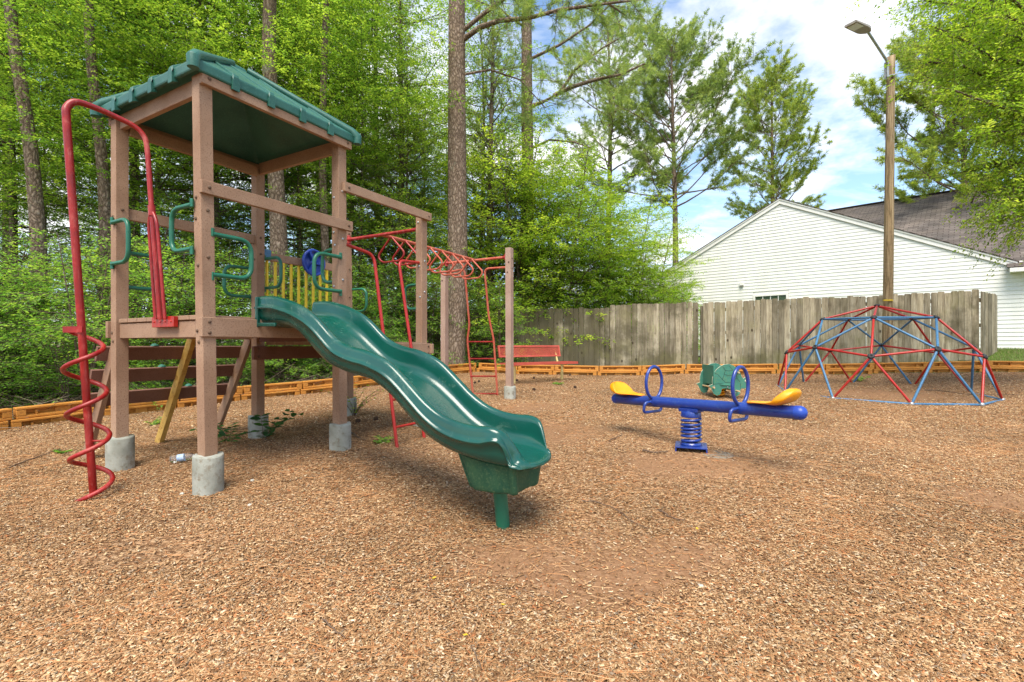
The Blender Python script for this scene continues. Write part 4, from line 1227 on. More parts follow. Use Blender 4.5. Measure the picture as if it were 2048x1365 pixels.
coil('spring', TR, Vector((xb + .16, ty + .2, 0)), .075, tg + .0, tg + .19, 4, .014, M['seat'])

# ------------------------------------------------------------------ geodesic dome climber
DC = Vector((6.42, 8.54, 0)); R0 = 1.56; HH = 1.52
b1, b2, b3 = G(6.0, 7.0), G(6.3, 10.1), G(DC.x, DC.y)
DM = root('dome_climber', (DC.x, DC.y, G(DC.x, DC.y)), 'red and blue geodesic dome climber with black hubs', 'dome climber')
zb = ZC - .835
az0 = math.radians(-90 - 36 + 2.0) + math.atan2(DC.x, DC.y) * -1 + math.radians(31)
def dn(pol, az, k=1.0):
    pol = math.radians(pol); a = az0 + math.radians(az)
    x = R0 * math.sin(pol) * math.cos(a); y = R0 * math.sin(pol) * math.sin(a); z = HH * math.cos(pol)
    return Vector((DC.x + x, DC.y + y, zb + .022 * y + z))
apex = dn(0, 0)
r1_ = [dn(31.72, 72 * i) for i in range(5)]
r2a = [dn(63.43, 72 * i) for i in range(5)]
r2b = [dn(58.28, 72 * i + 36) for i in range(5)]
bs = [dn(90, 36 * i + 18) for i in range(10)]
st = []
for i in range(5):
    st += [(apex, r1_[i], 'r'), (r1_[i], r1_[(i + 1) % 5], 'b'), (r1_[i], r2a[i], 'r'), (r1_[i], r2b[i], 'b'), (r1_[(i + 1) % 5], r2b[i], 'b'),
           (r2a[i], r2b[i], 'r'), (r2b[i], r2a[(i + 1) % 5], 'r')]
    st += [(r2a[i], bs[(2 * i) % 10], 'r'), (r2a[i], bs[(2 * i - 1) % 10], 'r'), (r2b[i], bs[2 * i], 'b'), (r2b[i], bs[(2 * i + 1) % 10], 'b')]
for i in range(10): st.append((bs[i], bs[(i + 1) % 10], 'g'))
for a, b, c in st:
    d = (b - a).normalized(); q = .012
    P = [a + d * q, a + d * .06, b - d * .06, b - d * q]
    MB().tube(P, [.010, .0175, .0175, .010], 10).build('strut', M['red_faded'] if False else (M['red_clamp'] if c == 'r' else M['dome_blue']), DM)
for p in [apex] + r1_ + r2a + r2b:
    n_ = (p - Vector((DC.x, DC.y, zb - .3))).normalized()
    mb = MB(); mb.lathe(p + n_ * .004, [(0, -.022), (.036, -.02), (.048, -.006), (.048, .008), (.036, .02), (.016, .022), (.014, .012), (0, .012)], 16, n_); mb.build('hub', M['black'], DM)
for p in bs:
    mb = MB(); mb.lathe(p, [(0, -.03), (.03, -.03), (.034, .01), (.02, .03), (0, .03)], 10); mb.build('foot', M['galv'], DM)

# ------------------------------------------------------------------ red bench
bl = at(993, 9.55, 0); br_ = at(1145, 10.75, 0)
bx, by = (bl.x + br_.x) / 2, (bl.y + br_.y) / 2
bg_ = ZC - .775
BN = root('park_bench', (bx, by, bg_), 'red perforated metal bench with pale yellow legs in front of the fence', 'bench')
bd = (Vector((br_.x, br_.y, 0)) - Vector((bl.x, bl.y, 0))); bln = bd.length; bd.normalize(); bn = Vector((-bd.y, bd.x, 0))   # bn away from camera
if bn.y < 0: bn = -bn
def bp(a, w, h): return Vector((bx, by, ZC)) + bd * a + bn * w + UP * h
def mesh_plank(name, c0, c1, upv, wid, nrm):
    mb = MB(); c0 = Vector(c0); c1 = Vector(c1); d = (c1 - c0).normalized(); ln = (c1 - c0).length
    for s_ in (-1, 1):
        mb.beam(c0 + upv * (wid / 2 - .016) * s_, c1 + upv * (wid / 2 - .016) * s_, .03, .032, upv)
    for e in (c0 + d * .016, c1 - d * .016):
        mb.beam(e - upv * (wid / 2 - .03), e + upv * (wid / 2 - .03), .028, .032, d)
    # expanded-metal lattice
    st_ = .030; w2 = wid - .06; n_ = int((ln) / st_)
    for i in range(-3, n_ + 3):
        for sg in (-1, 1):
            a = c0 + d * (i * st_); x0 = i * st_; x1 = x0 + sg * w2 * .62
            y0, y1 = -w2 / 2, w2 / 2
            # clip to the plank
            def cl(xa, ya, xb_, yb_):
                for lim in (0.02, ln - 0.02):
                    if (xa < lim) != (xb_ < lim) or False:
                        t_ = (lim - xa) / (xb_ - xa); ym = ya + (yb_ - ya) * t_
                        if (lim < 1 and xa < lim) or (lim > 1 and xa > lim): xa, ya = lim, ym
                        else: xb_, yb_ = lim, ym
                return xa, ya, xb_, yb_
            xa, ya, xb_, yb_ = cl(x0, y0, x1, y1)
            if min(xa, xb_) < .015 or max(xa, xb_) > ln - .015: continue
            mb.beam(c0 + d * xa + upv * ya, c0 + d * xb_ + upv * yb_,   .006, .011, nrm.cross(d) if False else nrm)
    return mb
tilt = (UP + bn * .22).normalized()
mesh_plank('x', bp(-.86, .16, -.135), bp(.78, .16, -.135), tilt, .245, bn).build('backrest', M['bench_red'], BN)
mesh_plank('x', bp(-.92, -.12, -.375), bp(.92, -.12, -.375), bn, .30, UP).build('seat', M['bench_red'], BN)
mb = MB(); mb.beam(bp(-.92, -.275, -.385), bp(.92, -.275, -.385), .008, .045); mb.build('seat_edge', M['bench_red'], BN)
for a in (-.62, .66):
    mb = MB(); mb.tube([bp(a, -.05, -.85), bp(a, -.05, -.44)], .030, 14)
    mb.tube(fillet([bp(a, -.22, -.41), bp(a, .08, -.41), bp(a, .20, -.10)], .06), .022, 10); mb.build('leg', M['cream'], BN)

# ------------------------------------------------------------------ wooden fence, two runs and a return
def fence_run(name, label, P, top_h, seeds, dark=0.0, gaps=(), botgap=.03):
    """P: list of (X, Y); top_h: eye-relative heights of the board tops at those points"""
    global ORG
    P = [Vector((*p, 0)) for p in P]
    r = root(name, (P[0].x, P[0].y, G(P[0].x, P[0].y)), label, 'fence')
    pan = 0
    for i in range(len(P) - 1):
        a, b = P[i], P[i + 1]; d = (b - a); ln = d.length; d.normalize(); nb = Vector((-d.y, d.x, 0))
        n = max(1, round(ln / .1415)); st_ = ln / n
        V = []; Fq = []; C = []; 
        for k in range(n):
            f0, f1 = k * st_, (k + 1) * st_
            w = st_ - random.choice((.001, .003, .005, .013, .002, .008))
            c = a + d * (f0 + st_ / 2)
            zt = ZC + lerp(top_h[i], top_h[i + 1], (f0 + st_ / 2) / ln) + random.gauss(0, .013)
            zb = G(c.x, c.y) + botgap - .02 * random.random()
            lean = random.gauss(0, .004)
            off = random.gauss(0, .004) ; th = .016
            cc = .018; yaw = random.gauss(0, .03)
            dd = (d + nb * yaw).normalized(); nn = Vector((-dd.y, dd.x, 0))
            x = w / 2
            ol = [(-x, zb), (x, zb), (x + lean, zt - cc), (x - cc + lean, zt), (-x + cc + lean, zt), (-x + lean, zt - cc)]
            n0 = len(V)
            for s_ in (0, th):
                for u, z in ol: V.append(c + dd * u + nn * (off + s_) + Vector((0, 0, z)))
            Fq.append([n0 + q for q in range(6)]); Fq.append([n0 + q for q in range(11, 5, -1)])
            for q in range(6): Fq.append([n0 + q, n0 + 6 + q, n0 + 6 + (q + 1) % 6, n0 + (q + 1) % 6])
            t1, t2, t3 = random.random(), random.random(), min(1, max(0, dark + random.gauss(0, .12)))
            C += [(t1, t2, t3)] * 12
        mb = MB(); mb.v = V; mb.f = Fq; mb.sm = [False] * len(Fq)
        o = mb.build('board_panel', M['fence'], r)
        ca = o.data.color_attributes.new('Col', 'FLOAT_COLOR', 'POINT')
        ca.data.foreach_set('color', np.array([(*q, 1) for q in C], np.float32).ravel())
        for hh in (.35, 1.0, 1.6):
            mb = MB(); z0 = ZC + top_h[i] - 1.8 + hh; z1 = ZC + top_h[i + 1] - 1.8 + hh
            mb.beam(a + nb * .045 + UP * z0, b + nb * .045 + UP * z1, .04, .09); q = mb.build('rail', M['fence'], r)
        mb = MB(); mb.beam(a + nb * .11 + UP * (G(a.x, a.y) - .3), a + nb * .11 + UP * (ZC + top_h[i] - .08), .09, .09, d); mb.build('fence_post', M['fence'], r)
    return r
def fp(px, Y): return ((px - 1024) / F * Y, Y)
def fh(py, Y): return (690 - py) / F * Y
fence_run('wooden_fence', 'dark mildewed part of the wooden fence behind the red bench, ending at a gap', [fp(700, 15.6), fp(840, 15.0), fp(1020, 14.1), fp(1220, 13.3)], [fh(626, 15.6), fh(622, 15.0), fh(619, 14.1), fh(616, 13.3)], 1, dark=.9)
fence_run('wooden_fence', 'grey wooden fence section behind the turtle, left of the narrow gap', [fp(1220, 13.28), fp(1397, 12.75)], [fh(611, 13.28), fh(604, 12.75)], 2, dark=.35)
fence_run('wooden_fence', 'pale weathered wooden fence behind the light pole and dome climber', [fp(1406, 12.7), fp(1544, 12.35), fp(1682, 12.0), fp(1822, 11.7), fp(1958, 11.4)], [fh(606, 12.7), fh(599, 12.35), fh(594.5, 12.0), fh(588.5, 11.7), fh(580.5, 11.4)], 3, dark=0.0)
fence_run('wooden_fence', 'short return of wooden fence at the right corner, facing the house', [fp(1962, 11.42), fp(1996, 12.7)], [fh(583, 11.42), fh(590, 12.7)], 4, dark=.3)

# ------------------------------------------------------------------ white house
def wallZ(px): return 30009.0 / px
def wp(px): z = wallZ(px); return Vector(((px - 1024) / F * z, z, 0))
pR = wp(2018); wdir = (wp(2018) - wp(1560)).normalized(); wn_ = Vector((-wdir.y, wdir.x, 0))   # away from the camera
if wn_.y < 0: wn_ = -wn_
apx = wp(1560); half_w = (pR - apx).length; hA = 5.78; hE = hA - .50 * half_w
def hp(a, b, h): """a: along the wall to the right of the apex, b: behind the wall"""; return apx + wdir * a + wn_ * b + UP * (ZC + h)
HS = root('house', (apx.x, apx.y, ZC - .1), 'white lap-sided house with gable and grey shingle roof behind the fence', 'house')
mb = MB(); course = .127; z = -.12; V = []
aR = half_w + 6.0
win = (apx + Vector((0, 0, 0)))
def aof(px): return (wp(px) - apx).dot(wdir)
w0, w1 = aof(1507), aof(1577); wt = (690 - 588.5) / F * wallZ(1540)
while z < hA - .1:
    z1 = z + course
    def ext(h):
        e = (hA - .12 - h) / .50
        return -min(e, half_w + .0), (aR if h < hE - .12 else min(e, half_w))
    for (l_, r_) in [(ext(z), ext(z1))]:
        (x0, x1), (y0, y1) = l_, r_
        if z < hE - .12 <= z1: y1 = x1 = aR if z1 < hE + .02 else half_w
        segs_ = [(x0, x1, y0, y1)]
        if z < wt + .05 and z1 > -1 and x0 < w0 < x1 and z1 > wt - 1.3:
            segs_ = [(x0, w0 - .02, y0, w0 - .02), (w1 + .02, x1, w1 + .02, y1)]
        for p, q, s_, t_ in segs_:
            mb.add([hp(p, -.017, z), hp(q, -.017, z), hp(t_, -.002, z1), hp(s_, -.002, z1)], [(0, 1, 2, 3)])
            mb.add([hp(p, -.0, z), hp(q, -.0, z), hp(q, -.017, z), hp(p, -.017, z)], [(0, 1, 2, 3)])
    z = z1
mb.build('siding', M['siding'], HS)
mb = MB()   # body of the house behind the siding
for b_ in (0.004, 9):
    pass
bk = .006
poly = [(-half_w, -.5), (half_w, -.5), (half_w, hE - .15), (0, hA - .15), (-half_w, hE - .15)]
vs = [hp(a, bk, h) for a, h in poly] + [hp(a, 9.0, h) for a, h in poly]; n5 = 5
mb.add(vs, [(4, 3, 2, 1, 0), (5, 6, 7, 8, 9)] + [(i, (i + 1) % 5, (i + 1) % 5 + 5, i + 5) for i in range(5)])
mb.hexa([hp(half_w, bk, -.5), hp(aR, bk, -.5), hp(aR, 9, -.5), hp(half_w, 9, -.5), hp(half_w, bk, hE - .2), hp(aR, bk, hE - .2), hp(aR, 9, hE - .2), hp(half_w, 9, hE - .2)])
mb.build('wall', M['white_trim'], HS)
mb = MB(); mb.add([hp(-half_w, -.02, -.5), hp(aR, -.02, -.5), hp(aR, -.02, -.13), hp(-half_w, -.02, -.13)], [(0, 1, 2, 3)]); mb.build('foundation', M['concrete'], HS)
# rake boards and front roof
ov = .30
for sg in (-1, 1):
    e = sg * (half_w + .18); he = hA - .50 * (half_w + .18)
    mb = MB()
    mb.hexa([hp(0, -.06, hA - .20), hp(e, -.06, he - .20), hp(e, -.035, he - .20), hp(0, -.035, hA - .20), hp(0, -.06, hA + .0), hp(e, -.06, he + .0), hp(e, -.035, he + .0), hp(0, -.035, hA + .0)] if sg > 0 else
            [hp(e, -.06, he - .20), hp(0, -.06, hA - .20), hp(0, -.035, hA - .20), hp(e, -.035, he - .20), hp(e, -.06, he), hp(0, -.06, hA), hp(0, -.035, hA), hp(e, -.035, he)])
    mb.hexa([hp(min(0, e), -.085, (hA if e > 0 else he) - .055), hp(max(0, e), -.085, (he if e > 0 else hA) - .055), hp(max(0, e), -.06, (he if e > 0 else hA) - .055), hp(min(0, e), -.06, (hA if e > 0 else he) - .055),
             hp(min(0, e), -.085, (hA if e > 0 else he) + .004), hp(max(0, e), -.085, (he if e > 0 else hA) + .004), hp(max(0, e), -.06, (he if e > 0 else hA) + .004), hp(min(0, e), -.06, (hA if e > 0 else he) + .004)])
    mb.build('rake_board', M['white_trim'], HS)
def uvroof(name, quad, uv, m, parent, thick=.03):
    vs = [Vector(q) for q in quad]; n_ = (vs[1] - vs[0]).cross(vs[3] - vs[0]).normalized()
    if n_.z < 0: n_ = -n_
    low = [v - n_ * thick for v in vs]
    b = MB(); b.hexa(low + vs)
    o = b.build(name, m, parent)
    ul = o.data.uv_layers.new(name='UVMap')
    # planar coordinates along the eave and up the slope
    ex = (vs[1] - vs[0]).normalized(); ey = n_.cross(ex)
    for lp in o.data.loops:
        p = o.data.vertices[lp.vertex_index].co + ORG - vs[0]
        ul.data[lp.index].uv = (p.dot(ex), p.dot(ey))
    return o
he = hA - .50 * (half_w + .22)
rf = .012
uvroof('roof', [hp(half_w + .22, -.10, he + rf + .02), hp(half_w + .22, 9.2, he + rf + .02), hp(0, 9.2, hA + rf + .02), hp(0, -.10, hA + rf + .02)], 0, M['shingle'], HS)
uvroof('roof', [hp(-half_w - .22, 9.2, he + rf + .021), hp(-half_w - .22, -.10, he + rf + .021), hp(0, -.10, hA + rf + .021), hp(0, 9.2, hA + rf + .021)], 0, M['shingle'], HS)
# main wing roof rising behind, its eave running on to the right
hw0 = hE - .10
a0 = -9.0; bR = 9.3; hR = hw0 + .50 * bR
uvroof('main_roof', [hp(half_w - .05, -.35, hw0 - .17), hp(aR + 2, -.35, hw0 - .17), hp(aR + 2, bR, hR), hp(half_w - .05, bR, hR)], 0, M['shingle'], HS)
uvroof('main_roof', [hp(-1.2, .5, hw0 + .25), hp(half_w - .051, .5, hw0 + .25), hp(half_w - .051, bR, hR), hp(-1.2, bR, hR)], 0, M['shingle'], HS)
mb = MB(); mb.beam(hp(a0 + 7.8, bR, hR + .02), hp(aR + 2, bR, hR + .02), .25, .05); mb.build('ridge_cap', M['shingle'], HS)
mb = MB(); mb.hexa([hp(a0 + 7.8, bR + .1, hE - .5), hp(aR + 2, bR + .1, hE - .5), hp(aR + 2, bR + 6, hE - .5), hp(a0 + 7.8, bR + 6, hE - .5), hp(a0 + 7.8, bR + .1, hR - .05), hp(aR + 2, bR + .1, hR - .05), hp(aR + 2, bR + 6, hE), hp(a0 + 7.8, bR + 6, hE)]); mb.build('rear_wing', M['white_trim'], HS)
mb = MB(); mb.beam(hp(half_w + .0, -.42, hw0 - .27), hp(aR + 2, -.42, hw0 - .27), .12, .12); mb.beam(hp(half_w + .02, -.17, hw0 - .31), hp(aR + 2, -.17, hw0 - .31), .36, .02); mb.build('gutter', M['white_trim'], HS)
# window, its top just over the fence
wh = 1.25
mb = MB(); fwid = .075; b0 = -.03
def wbox(a, b_, h0_, h1_, d0, d1): return [hp(a, d0, h0_), hp(b_, d0, h0_), hp(b_, d1, h0_), hp(a, d1, h0_), hp(a, d0, h1_), hp(b_, d0, h1_), hp(b_, d1, h1_), hp(a, d1, h1_)]
mb.hexa(wbox(w0, w0 + fwid, wt - wh, wt, -.045, .02)); mb.hexa(wbox(w1 - fwid, w1, wt - wh, wt, -.045, .02)); mb.hexa(wbox(w0 + fwid, w1 - fwid, wt - fwid, wt, -.044, .02)); mb.hexa(wbox(w0 + fwid, w1 - fwid, wt - wh, wt - wh + fwid, -.044, .02))
wf = mb.build('window', M['white_trim'], HS)
mb = MB(); mb.hexa(wbox(w0 + fwid, w1 - fwid, wt - wh + fwid, wt - fwid, -.010, -.004)); mb.build('window_pane', M['window_dark'], wf)
mb = MB()
for k in range(1, 4):
    c = lerp(w0 + fwid, w1 - fwid, k / 4); mb.hexa(wbox(c - .011, c + .011, wt - wh + fwid, wt - fwid, -.022, -.0105))
for k in range(1, 4):
    c = lerp(wt - wh + fwid, wt - fwid, k / 4); mb.hexa(wbox(w0 + fwid, w1 - fwid, c - .011, c + .011, -.0215, -.0108))
mb.build('muntins', M['white_trim'], wf)
va = aof(1484); vh = (690 - 569) / F * wallZ(1484)
mb = MB(); mb.hexa(wbox(va - .075, va + .075, vh - .06, vh + .09, -.10, -.01)); v_ = mb.build('vent_hood', M['white_trim'], HS, bevel=.01)
mb = MB(); mb.hexa(wbox(va - .06, va + .06, vh - .10, vh - .062, -.085, -.01)); mb.build('vent_flap', M['lamp_body'], v_)
va = aof(1426); mb = MB(); 
mb.lathe(hp(va, .6, hA - .5 * abs(va) - .05), [(.04, 0), (.04, .28), (0, .28)], 10); mb.build('roof_vent_pipe', M['lamp_body'], HS)

# ------------------------------------------------------------------ light pole
lx = (1774 - 1024) / F * 11.0
lgz = G(lx, 11.0)
LP = root('light_pole', (lx, 11.0, lgz), 'tall round wooden light pole with a flat street lamp, in front of the fence', 'light pole')
pt = at(1782, 11.0, 112)
mb = MB(); rows = []
N = 26
for i in range(N):
    f = i / (N - 1); c = Vector((lerp(lx, pt.x, f), 11.0, lerp(lgz - .3, pt.z, f))); r = lerp(.104, .078, f)
    rows.append([c + Vector((math.cos(a) * r * (1 + .012 * math.sin(4 * a + i)), math.sin(a) * r, (.03 * math.sin(a + 1) if i == N - 1 else 0))) for a in [2 * math.pi * j / 20 for j in range(20)]])
rows.append([pt.copy() for _ in range(20)])
mb.grid(rows, closev=True); pl = mb.build('pole', M['pole_wood'], LP)
mb = MB(); c = at(1776, 10.9, 601); mb.beam(c + Vector((-.10, 0.0, 0)), c + Vector((.10, .0, 0)), .04, .035); mb.build('yellow_tag', M['yellow_leaf'], pl)
A0 = at(1775, 10.85, 124); A0b = at(1775, 10.88, 152)
A1_ = at(1734.5, 10.15, 62)
mb = MB(); mb.tube(fillet([A0b, A0, A1_], .1), .027, 12); arm = mb.build('lamp_arm', M['galv'], LP)
mb = MB(); mb.beam(A0b + Vector((.0, .03, -.05)), A0 + Vector((0, .03, .0)), .10, .02, Vector((0, 1, 0))); mb.beam(A0b + Vector((-.03, .0, -.03)), A0b + Vector((.20, .0, .03)), .07, .03); mb.build('pole_bracket', M['galv'], arm, bevel=.003)
# flat lamp head, seen from below
hd = (at(1701, 9.8, 47) - A1_); hl = hd.length; hd.normalize()
sv_ = hd.cross(UP).normalized()
# direction across, chosen so that the underside faces the camera
up_ = sv_.cross(hd).normalized()
def lpz(a, w, u): return A1_ + hd * a + sv_ * w + up_ * u
sh = []
for q, w, t0_, t1_ in ((-.04, .05, -.03, .03), (.0, .07, -.032, .035), (.07, .105, -.035, .038), (.15, .118, -.035, .038), (.30, .118, -.032, .028), (.60, .115, -.028, .016)):
    q = q * hl / .6
    sh.append([lpz(q, -w, t0_), lpz(q, w, t0_), lpz(q, w, t1_ * .5), lpz(q, w * .8, t1_), lpz(q, -w * .8, t1_), lpz(q, -w, t1_ * .5)])
mb = MB(); mb.grid(sh, closev=True, smooth=False); mb.add(sh[-1], [(0, 1, 2, 3, 4, 5)]); mb.add(sh[0], [(5, 4, 3, 2, 1, 0)])
hdo = mb.build('lamp_head', M['lamp_body'], LP, bevel=.008)
mb = MB(); k = hl / .6
mb.hexa([lpz(.32 * k, -.09, -.040), lpz(.56 * k, -.09, -.038), lpz(.56 * k, .09, -.038), lpz(.32 * k, .09, -.040), lpz(.32 * k, -.09, -.026), lpz(.56 * k, -.09, -.026), lpz(.56 * k, .09, -.026), lpz(.32 * k, .09, -.026)])
mb.build('lamp_glass', M['lens'], hdo, bevel=.004)

# ------------------------------------------------------------------ trees
def unit(v): return v / (np.linalg.norm(v, axis=-1, keepdims=True) + 1e-9)
def prisms(P0, P1, R0, R1, k=4):
    """tapered k-sided sticks between arrays of points"""
    d = unit(P1 - P0); ref = np.where(np.abs(d[:, 2:3]) < .9, [[0, 0, 1.0]], [[1.0, 0, 0]])
    a = unit(np.cross(d, ref)); b = np.cross(d, a); n = len(P0)
    ang = np.arange(k) * 2 * np.pi / k
    c, s = np.cos(ang)[None, :, None], np.sin(ang)[None, :, None]
    ring = a[:, None] * c + b[:, None] * s
    V = np.concatenate([P0[:, None] + ring * R0[:, None, None], P1[:, None] + ring * R1[:, None, None]], 1).reshape(-1, 3)
    base = (np.arange(n) * 2 * k)[:, None, None]
    j = np.arange(k); j2 = (j + 1) % k
    Fq = (base + np.stack([j, j2, j2 + k, j + k], -1)[None]).reshape(-1, 4)
    return V, Fq
def bezier(P0, D0, ln, lift, n, r):
    """curving branch"""
    pts = [P0]; d = D0.copy()
    for i in range(n):
        d = unit(d + np.array([0, 0, lift / n]) + r.normal(0, .10, 3))
        pts.append(pts[-1] + d * ln / n)
    return np.array(pts)
def leaves(C, D, N, ln, wd, r, colv):
    """diamond leaf: base C, direction D, normal N"""
    S = unit(np.cross(N, D)); ln = ln[:, None]; wd = wd[:, None]
    fold = N * (wd * .35)
    V = np.stack([C, C + D * ln * .45 + S * wd * .5 + fold, C + D * ln, C + D * ln * .45 - S * wd * .5 + fold], 1)
    n = len(C); b = (np.arange(n) * 4)[:, None]
    T3 = np.concatenate([b + np.array([[0, 1, 2]]), b + np.array([[0, 2, 3]])])
    return V.reshape(-1, 3), T3, np.repeat(colv, 4, 0)
def pack(list_vf):
    V = []; Fs = []; n = 0
    for v, f in list_vf:
        V.append(v); Fs.append(f + n); n += len(v)
    return np.concatenate(V), Fs
def trunk_mesh(pts, rad, k=12, r=None, flare=.5):
    n = len(pts); ang = np.arange(k) * 2 * np.pi / k
    ph = r.random(3) * 6
    V = []
    for i, (p, q) in enumerate(zip(pts, rad)):
        h = (p[2] - pts[0][2])
        fl = 1 + flare * np.exp(-h / .35) * (1 + .4 * np.sin(5 * ang + ph[0]))
        wob = 1 + .035 * np.sin(3 * ang + ph[1] + i * .7)
        V.append(np.stack([p[0] + np.cos(ang) * q * fl * wob, p[1] + np.sin(ang) * q * fl * wob, np.full(k, p[2])], -1))
    V = np.concatenate(V); j = np.arange(k); j2 = (j + 1) % k
    Fq = np.concatenate([np.stack([i * k + j, i * k + j2, (i + 1) * k + j2, (i + 1) * k + j], -1) for i in range(n - 1)])
    return V, Fq

def make_broad(name, seed, H, r0, cb, cr, nb, leaf, dens, lift=.3, up=.45, mleaf='leaf', flat=.35, lean=(0, 0), stems=1, top=.35, tw=1.0, droop=.12, gap=0.0):
    r = np.random.default_rng(seed)
    TV = []; BR = []
    brs = []
    for st_ in range(stems):
        n = 14; z = np.linspace(0, H, n)
        a = r.random(2) * 6
        sp_ = (0 if stems == 1 else .5) * H * .35
        az = r.random() * 6.28
        x = np.sin(z * .35 + a[0]) * .012 * H * (z / H) + lean[0] * z / H + np.cos(az) * sp_ * (z / H) ** 1.2 - 0
        y = np.sin(z * .29 + a[1]) * .012 * H * (z / H) + lean[1] * z / H + np.sin(az) * sp_ * (z / H) ** 1.2
        pts = np.stack([x, y, z - .15], -1); rad = r0 * (1 - .86 * (z / H) ** .9)
        TV.append(trunk_mesh(pts, rad, 10, r, .5 if stems == 1 else .1))
        for i in range(nb // stems):
            f = cb + (1 - cb) * (i + r.random()) / (nb / stems)
            f = min(f, .995); p = np.array([np.interp(f * H, z, pts[:, k]) for k in range(3)])
            g_ = (f - cb) / (1 - cb)
            L_ = cr * (np.sin(np.pi * (g_ * .82 + .18)) ** .7 * (1 - top * g_) + .12) * r.uniform(.55, 1.1)
            az = i * 2.4 + r.normal(0, .5)
            el = up * (.4 + 1.0 * g_) + r.normal(0, .12)
            d = np.array([np.cos(az) * np.cos(el), np.sin(az) * np.cos(el), np.sin(el)])
            bp_ = bezier(p, d, L_, lift * (.3 - .6 * (1 - g_)) - droop, 6, r)
            rb = max(.008, rad[int(f * (n - 1))] * .38)
            brs.append((bp_, rb))
    P0 = np.concatenate([b[:-1] for b, _ in brs]); P1 = np.concatenate([b[1:] for b, _ in brs])
    m = 6; tt = np.arange(m) / m
    R0_ = np.concatenate([q * (1 - .85 * tt) for _, q in brs]); R1_ = np.concatenate([q * (1 - .85 * (tt + 1 / m)) for _, q in brs])
    BR.append(prisms(P0, P1, R0_, R1_, 5))
    # twigs
    S, D, Ln = [], [], []
    for b, q in brs:
        L_ = np.linalg.norm(np.diff(b, axis=0), axis=1).sum()
        nt_ = max(4, int(L_ / .16 * tw))
        u = np.linspace(.22, 1.0, nt_) * (len(b) - 1)
        i = np.minimum(u.astype(int), len(b) - 2); fr = (u - i)[:, None]
        pos = b[i] * (1 - fr) + b[i + 1] * fr
        dd = unit(b[i + 1] - b[i])
        side = np.where(np.arange(nt_) % 2 == 0, 1.0, -1.0)
        hz = unit(np.cross(dd, [0, 0, 1.0]))
        ang = r.uniform(.5, 1.15, nt_) * side
        td = unit(dd * np.cos(ang)[:, None] + hz * np.sin(ang)[:, None] + r.normal(0, .22, (nt_, 3)) * np.array([1, 1, .8]) - np.array([0, 0, droop]))
        tl = (.32 + .42 * (1 - np.linspace(.22, 1, nt_))) * L_ * .62 * r.uniform(.6, 1.2, nt_) + .12
        tl = np.minimum(tl, 1.1)
        keep = r.random(nt_) > gap
        S.append(pos[keep]); D.append(td[keep]); Ln.append(tl[keep])
    S = np.concatenate(S); D = np.concatenate(D); Ln = np.concatenate(Ln)
    E2 = S + D * Ln[:, None] - np.array([0, 0, 1.0]) * (droop * .5 * Ln ** 2)[:, None]
    BR.append(prisms(S, E2, np.full(len(S), .0045), np.full(len(S), .0015), 3))
    # leaves on twigs
    cnt = np.maximum(3, (Ln / leaf * 1.55 * dens).astype(int))
    ti = np.repeat(np.arange(len(S)), cnt)
    n = len(ti)
    u = r.random(n) ** .8
    side = np.where(r.random(n) < .5, 1.0, -1.0)
    c = S[ti] * (1 - u[:, None]) + E2[ti] * u[:, None]
    dt = D[ti]; hz = unit(np.cross(dt, [0, 0, 1.0]))
    ang = r.uniform(.5, 1.3, n) * side
    ld = unit(dt * np.cos(ang)[:, None] + hz * np.sin(ang)[:, None] + r.normal(0, .25, (n, 3)) - np.array([0, 0, .15]))
    nn = unit(np.array([0, 0, 1.0]) + r.normal(0, flat, (n, 3)))
    nn = unit(nn - ld * (nn * ld).sum(1, keepdims=True))
    ln = leaf * r.uniform(.6, 1.25, n)
    c = c + ld * leaf * .25 + r.normal(0, leaf * .35, (n, 3))
    tone = np.clip(.5 + r.normal(0, .17, n) + np.repeat(r.normal(0, .16, len(S)), cnt), .02, .98)
    LV = leaves(c, ld, nn, ln, ln * r.uniform(.45, .62, n), r, np.stack([tone, tone, tone], -1))
    V, Fs = pack(TV + BR)
    wood = npmesh(name + '_wood', V, Fs, None, M['bark_thin'], smooth=True)
    lf = npmesh(name + '_leaves', LV[0], [LV[1]], LV[2], M[mleaf])
    return wood, lf

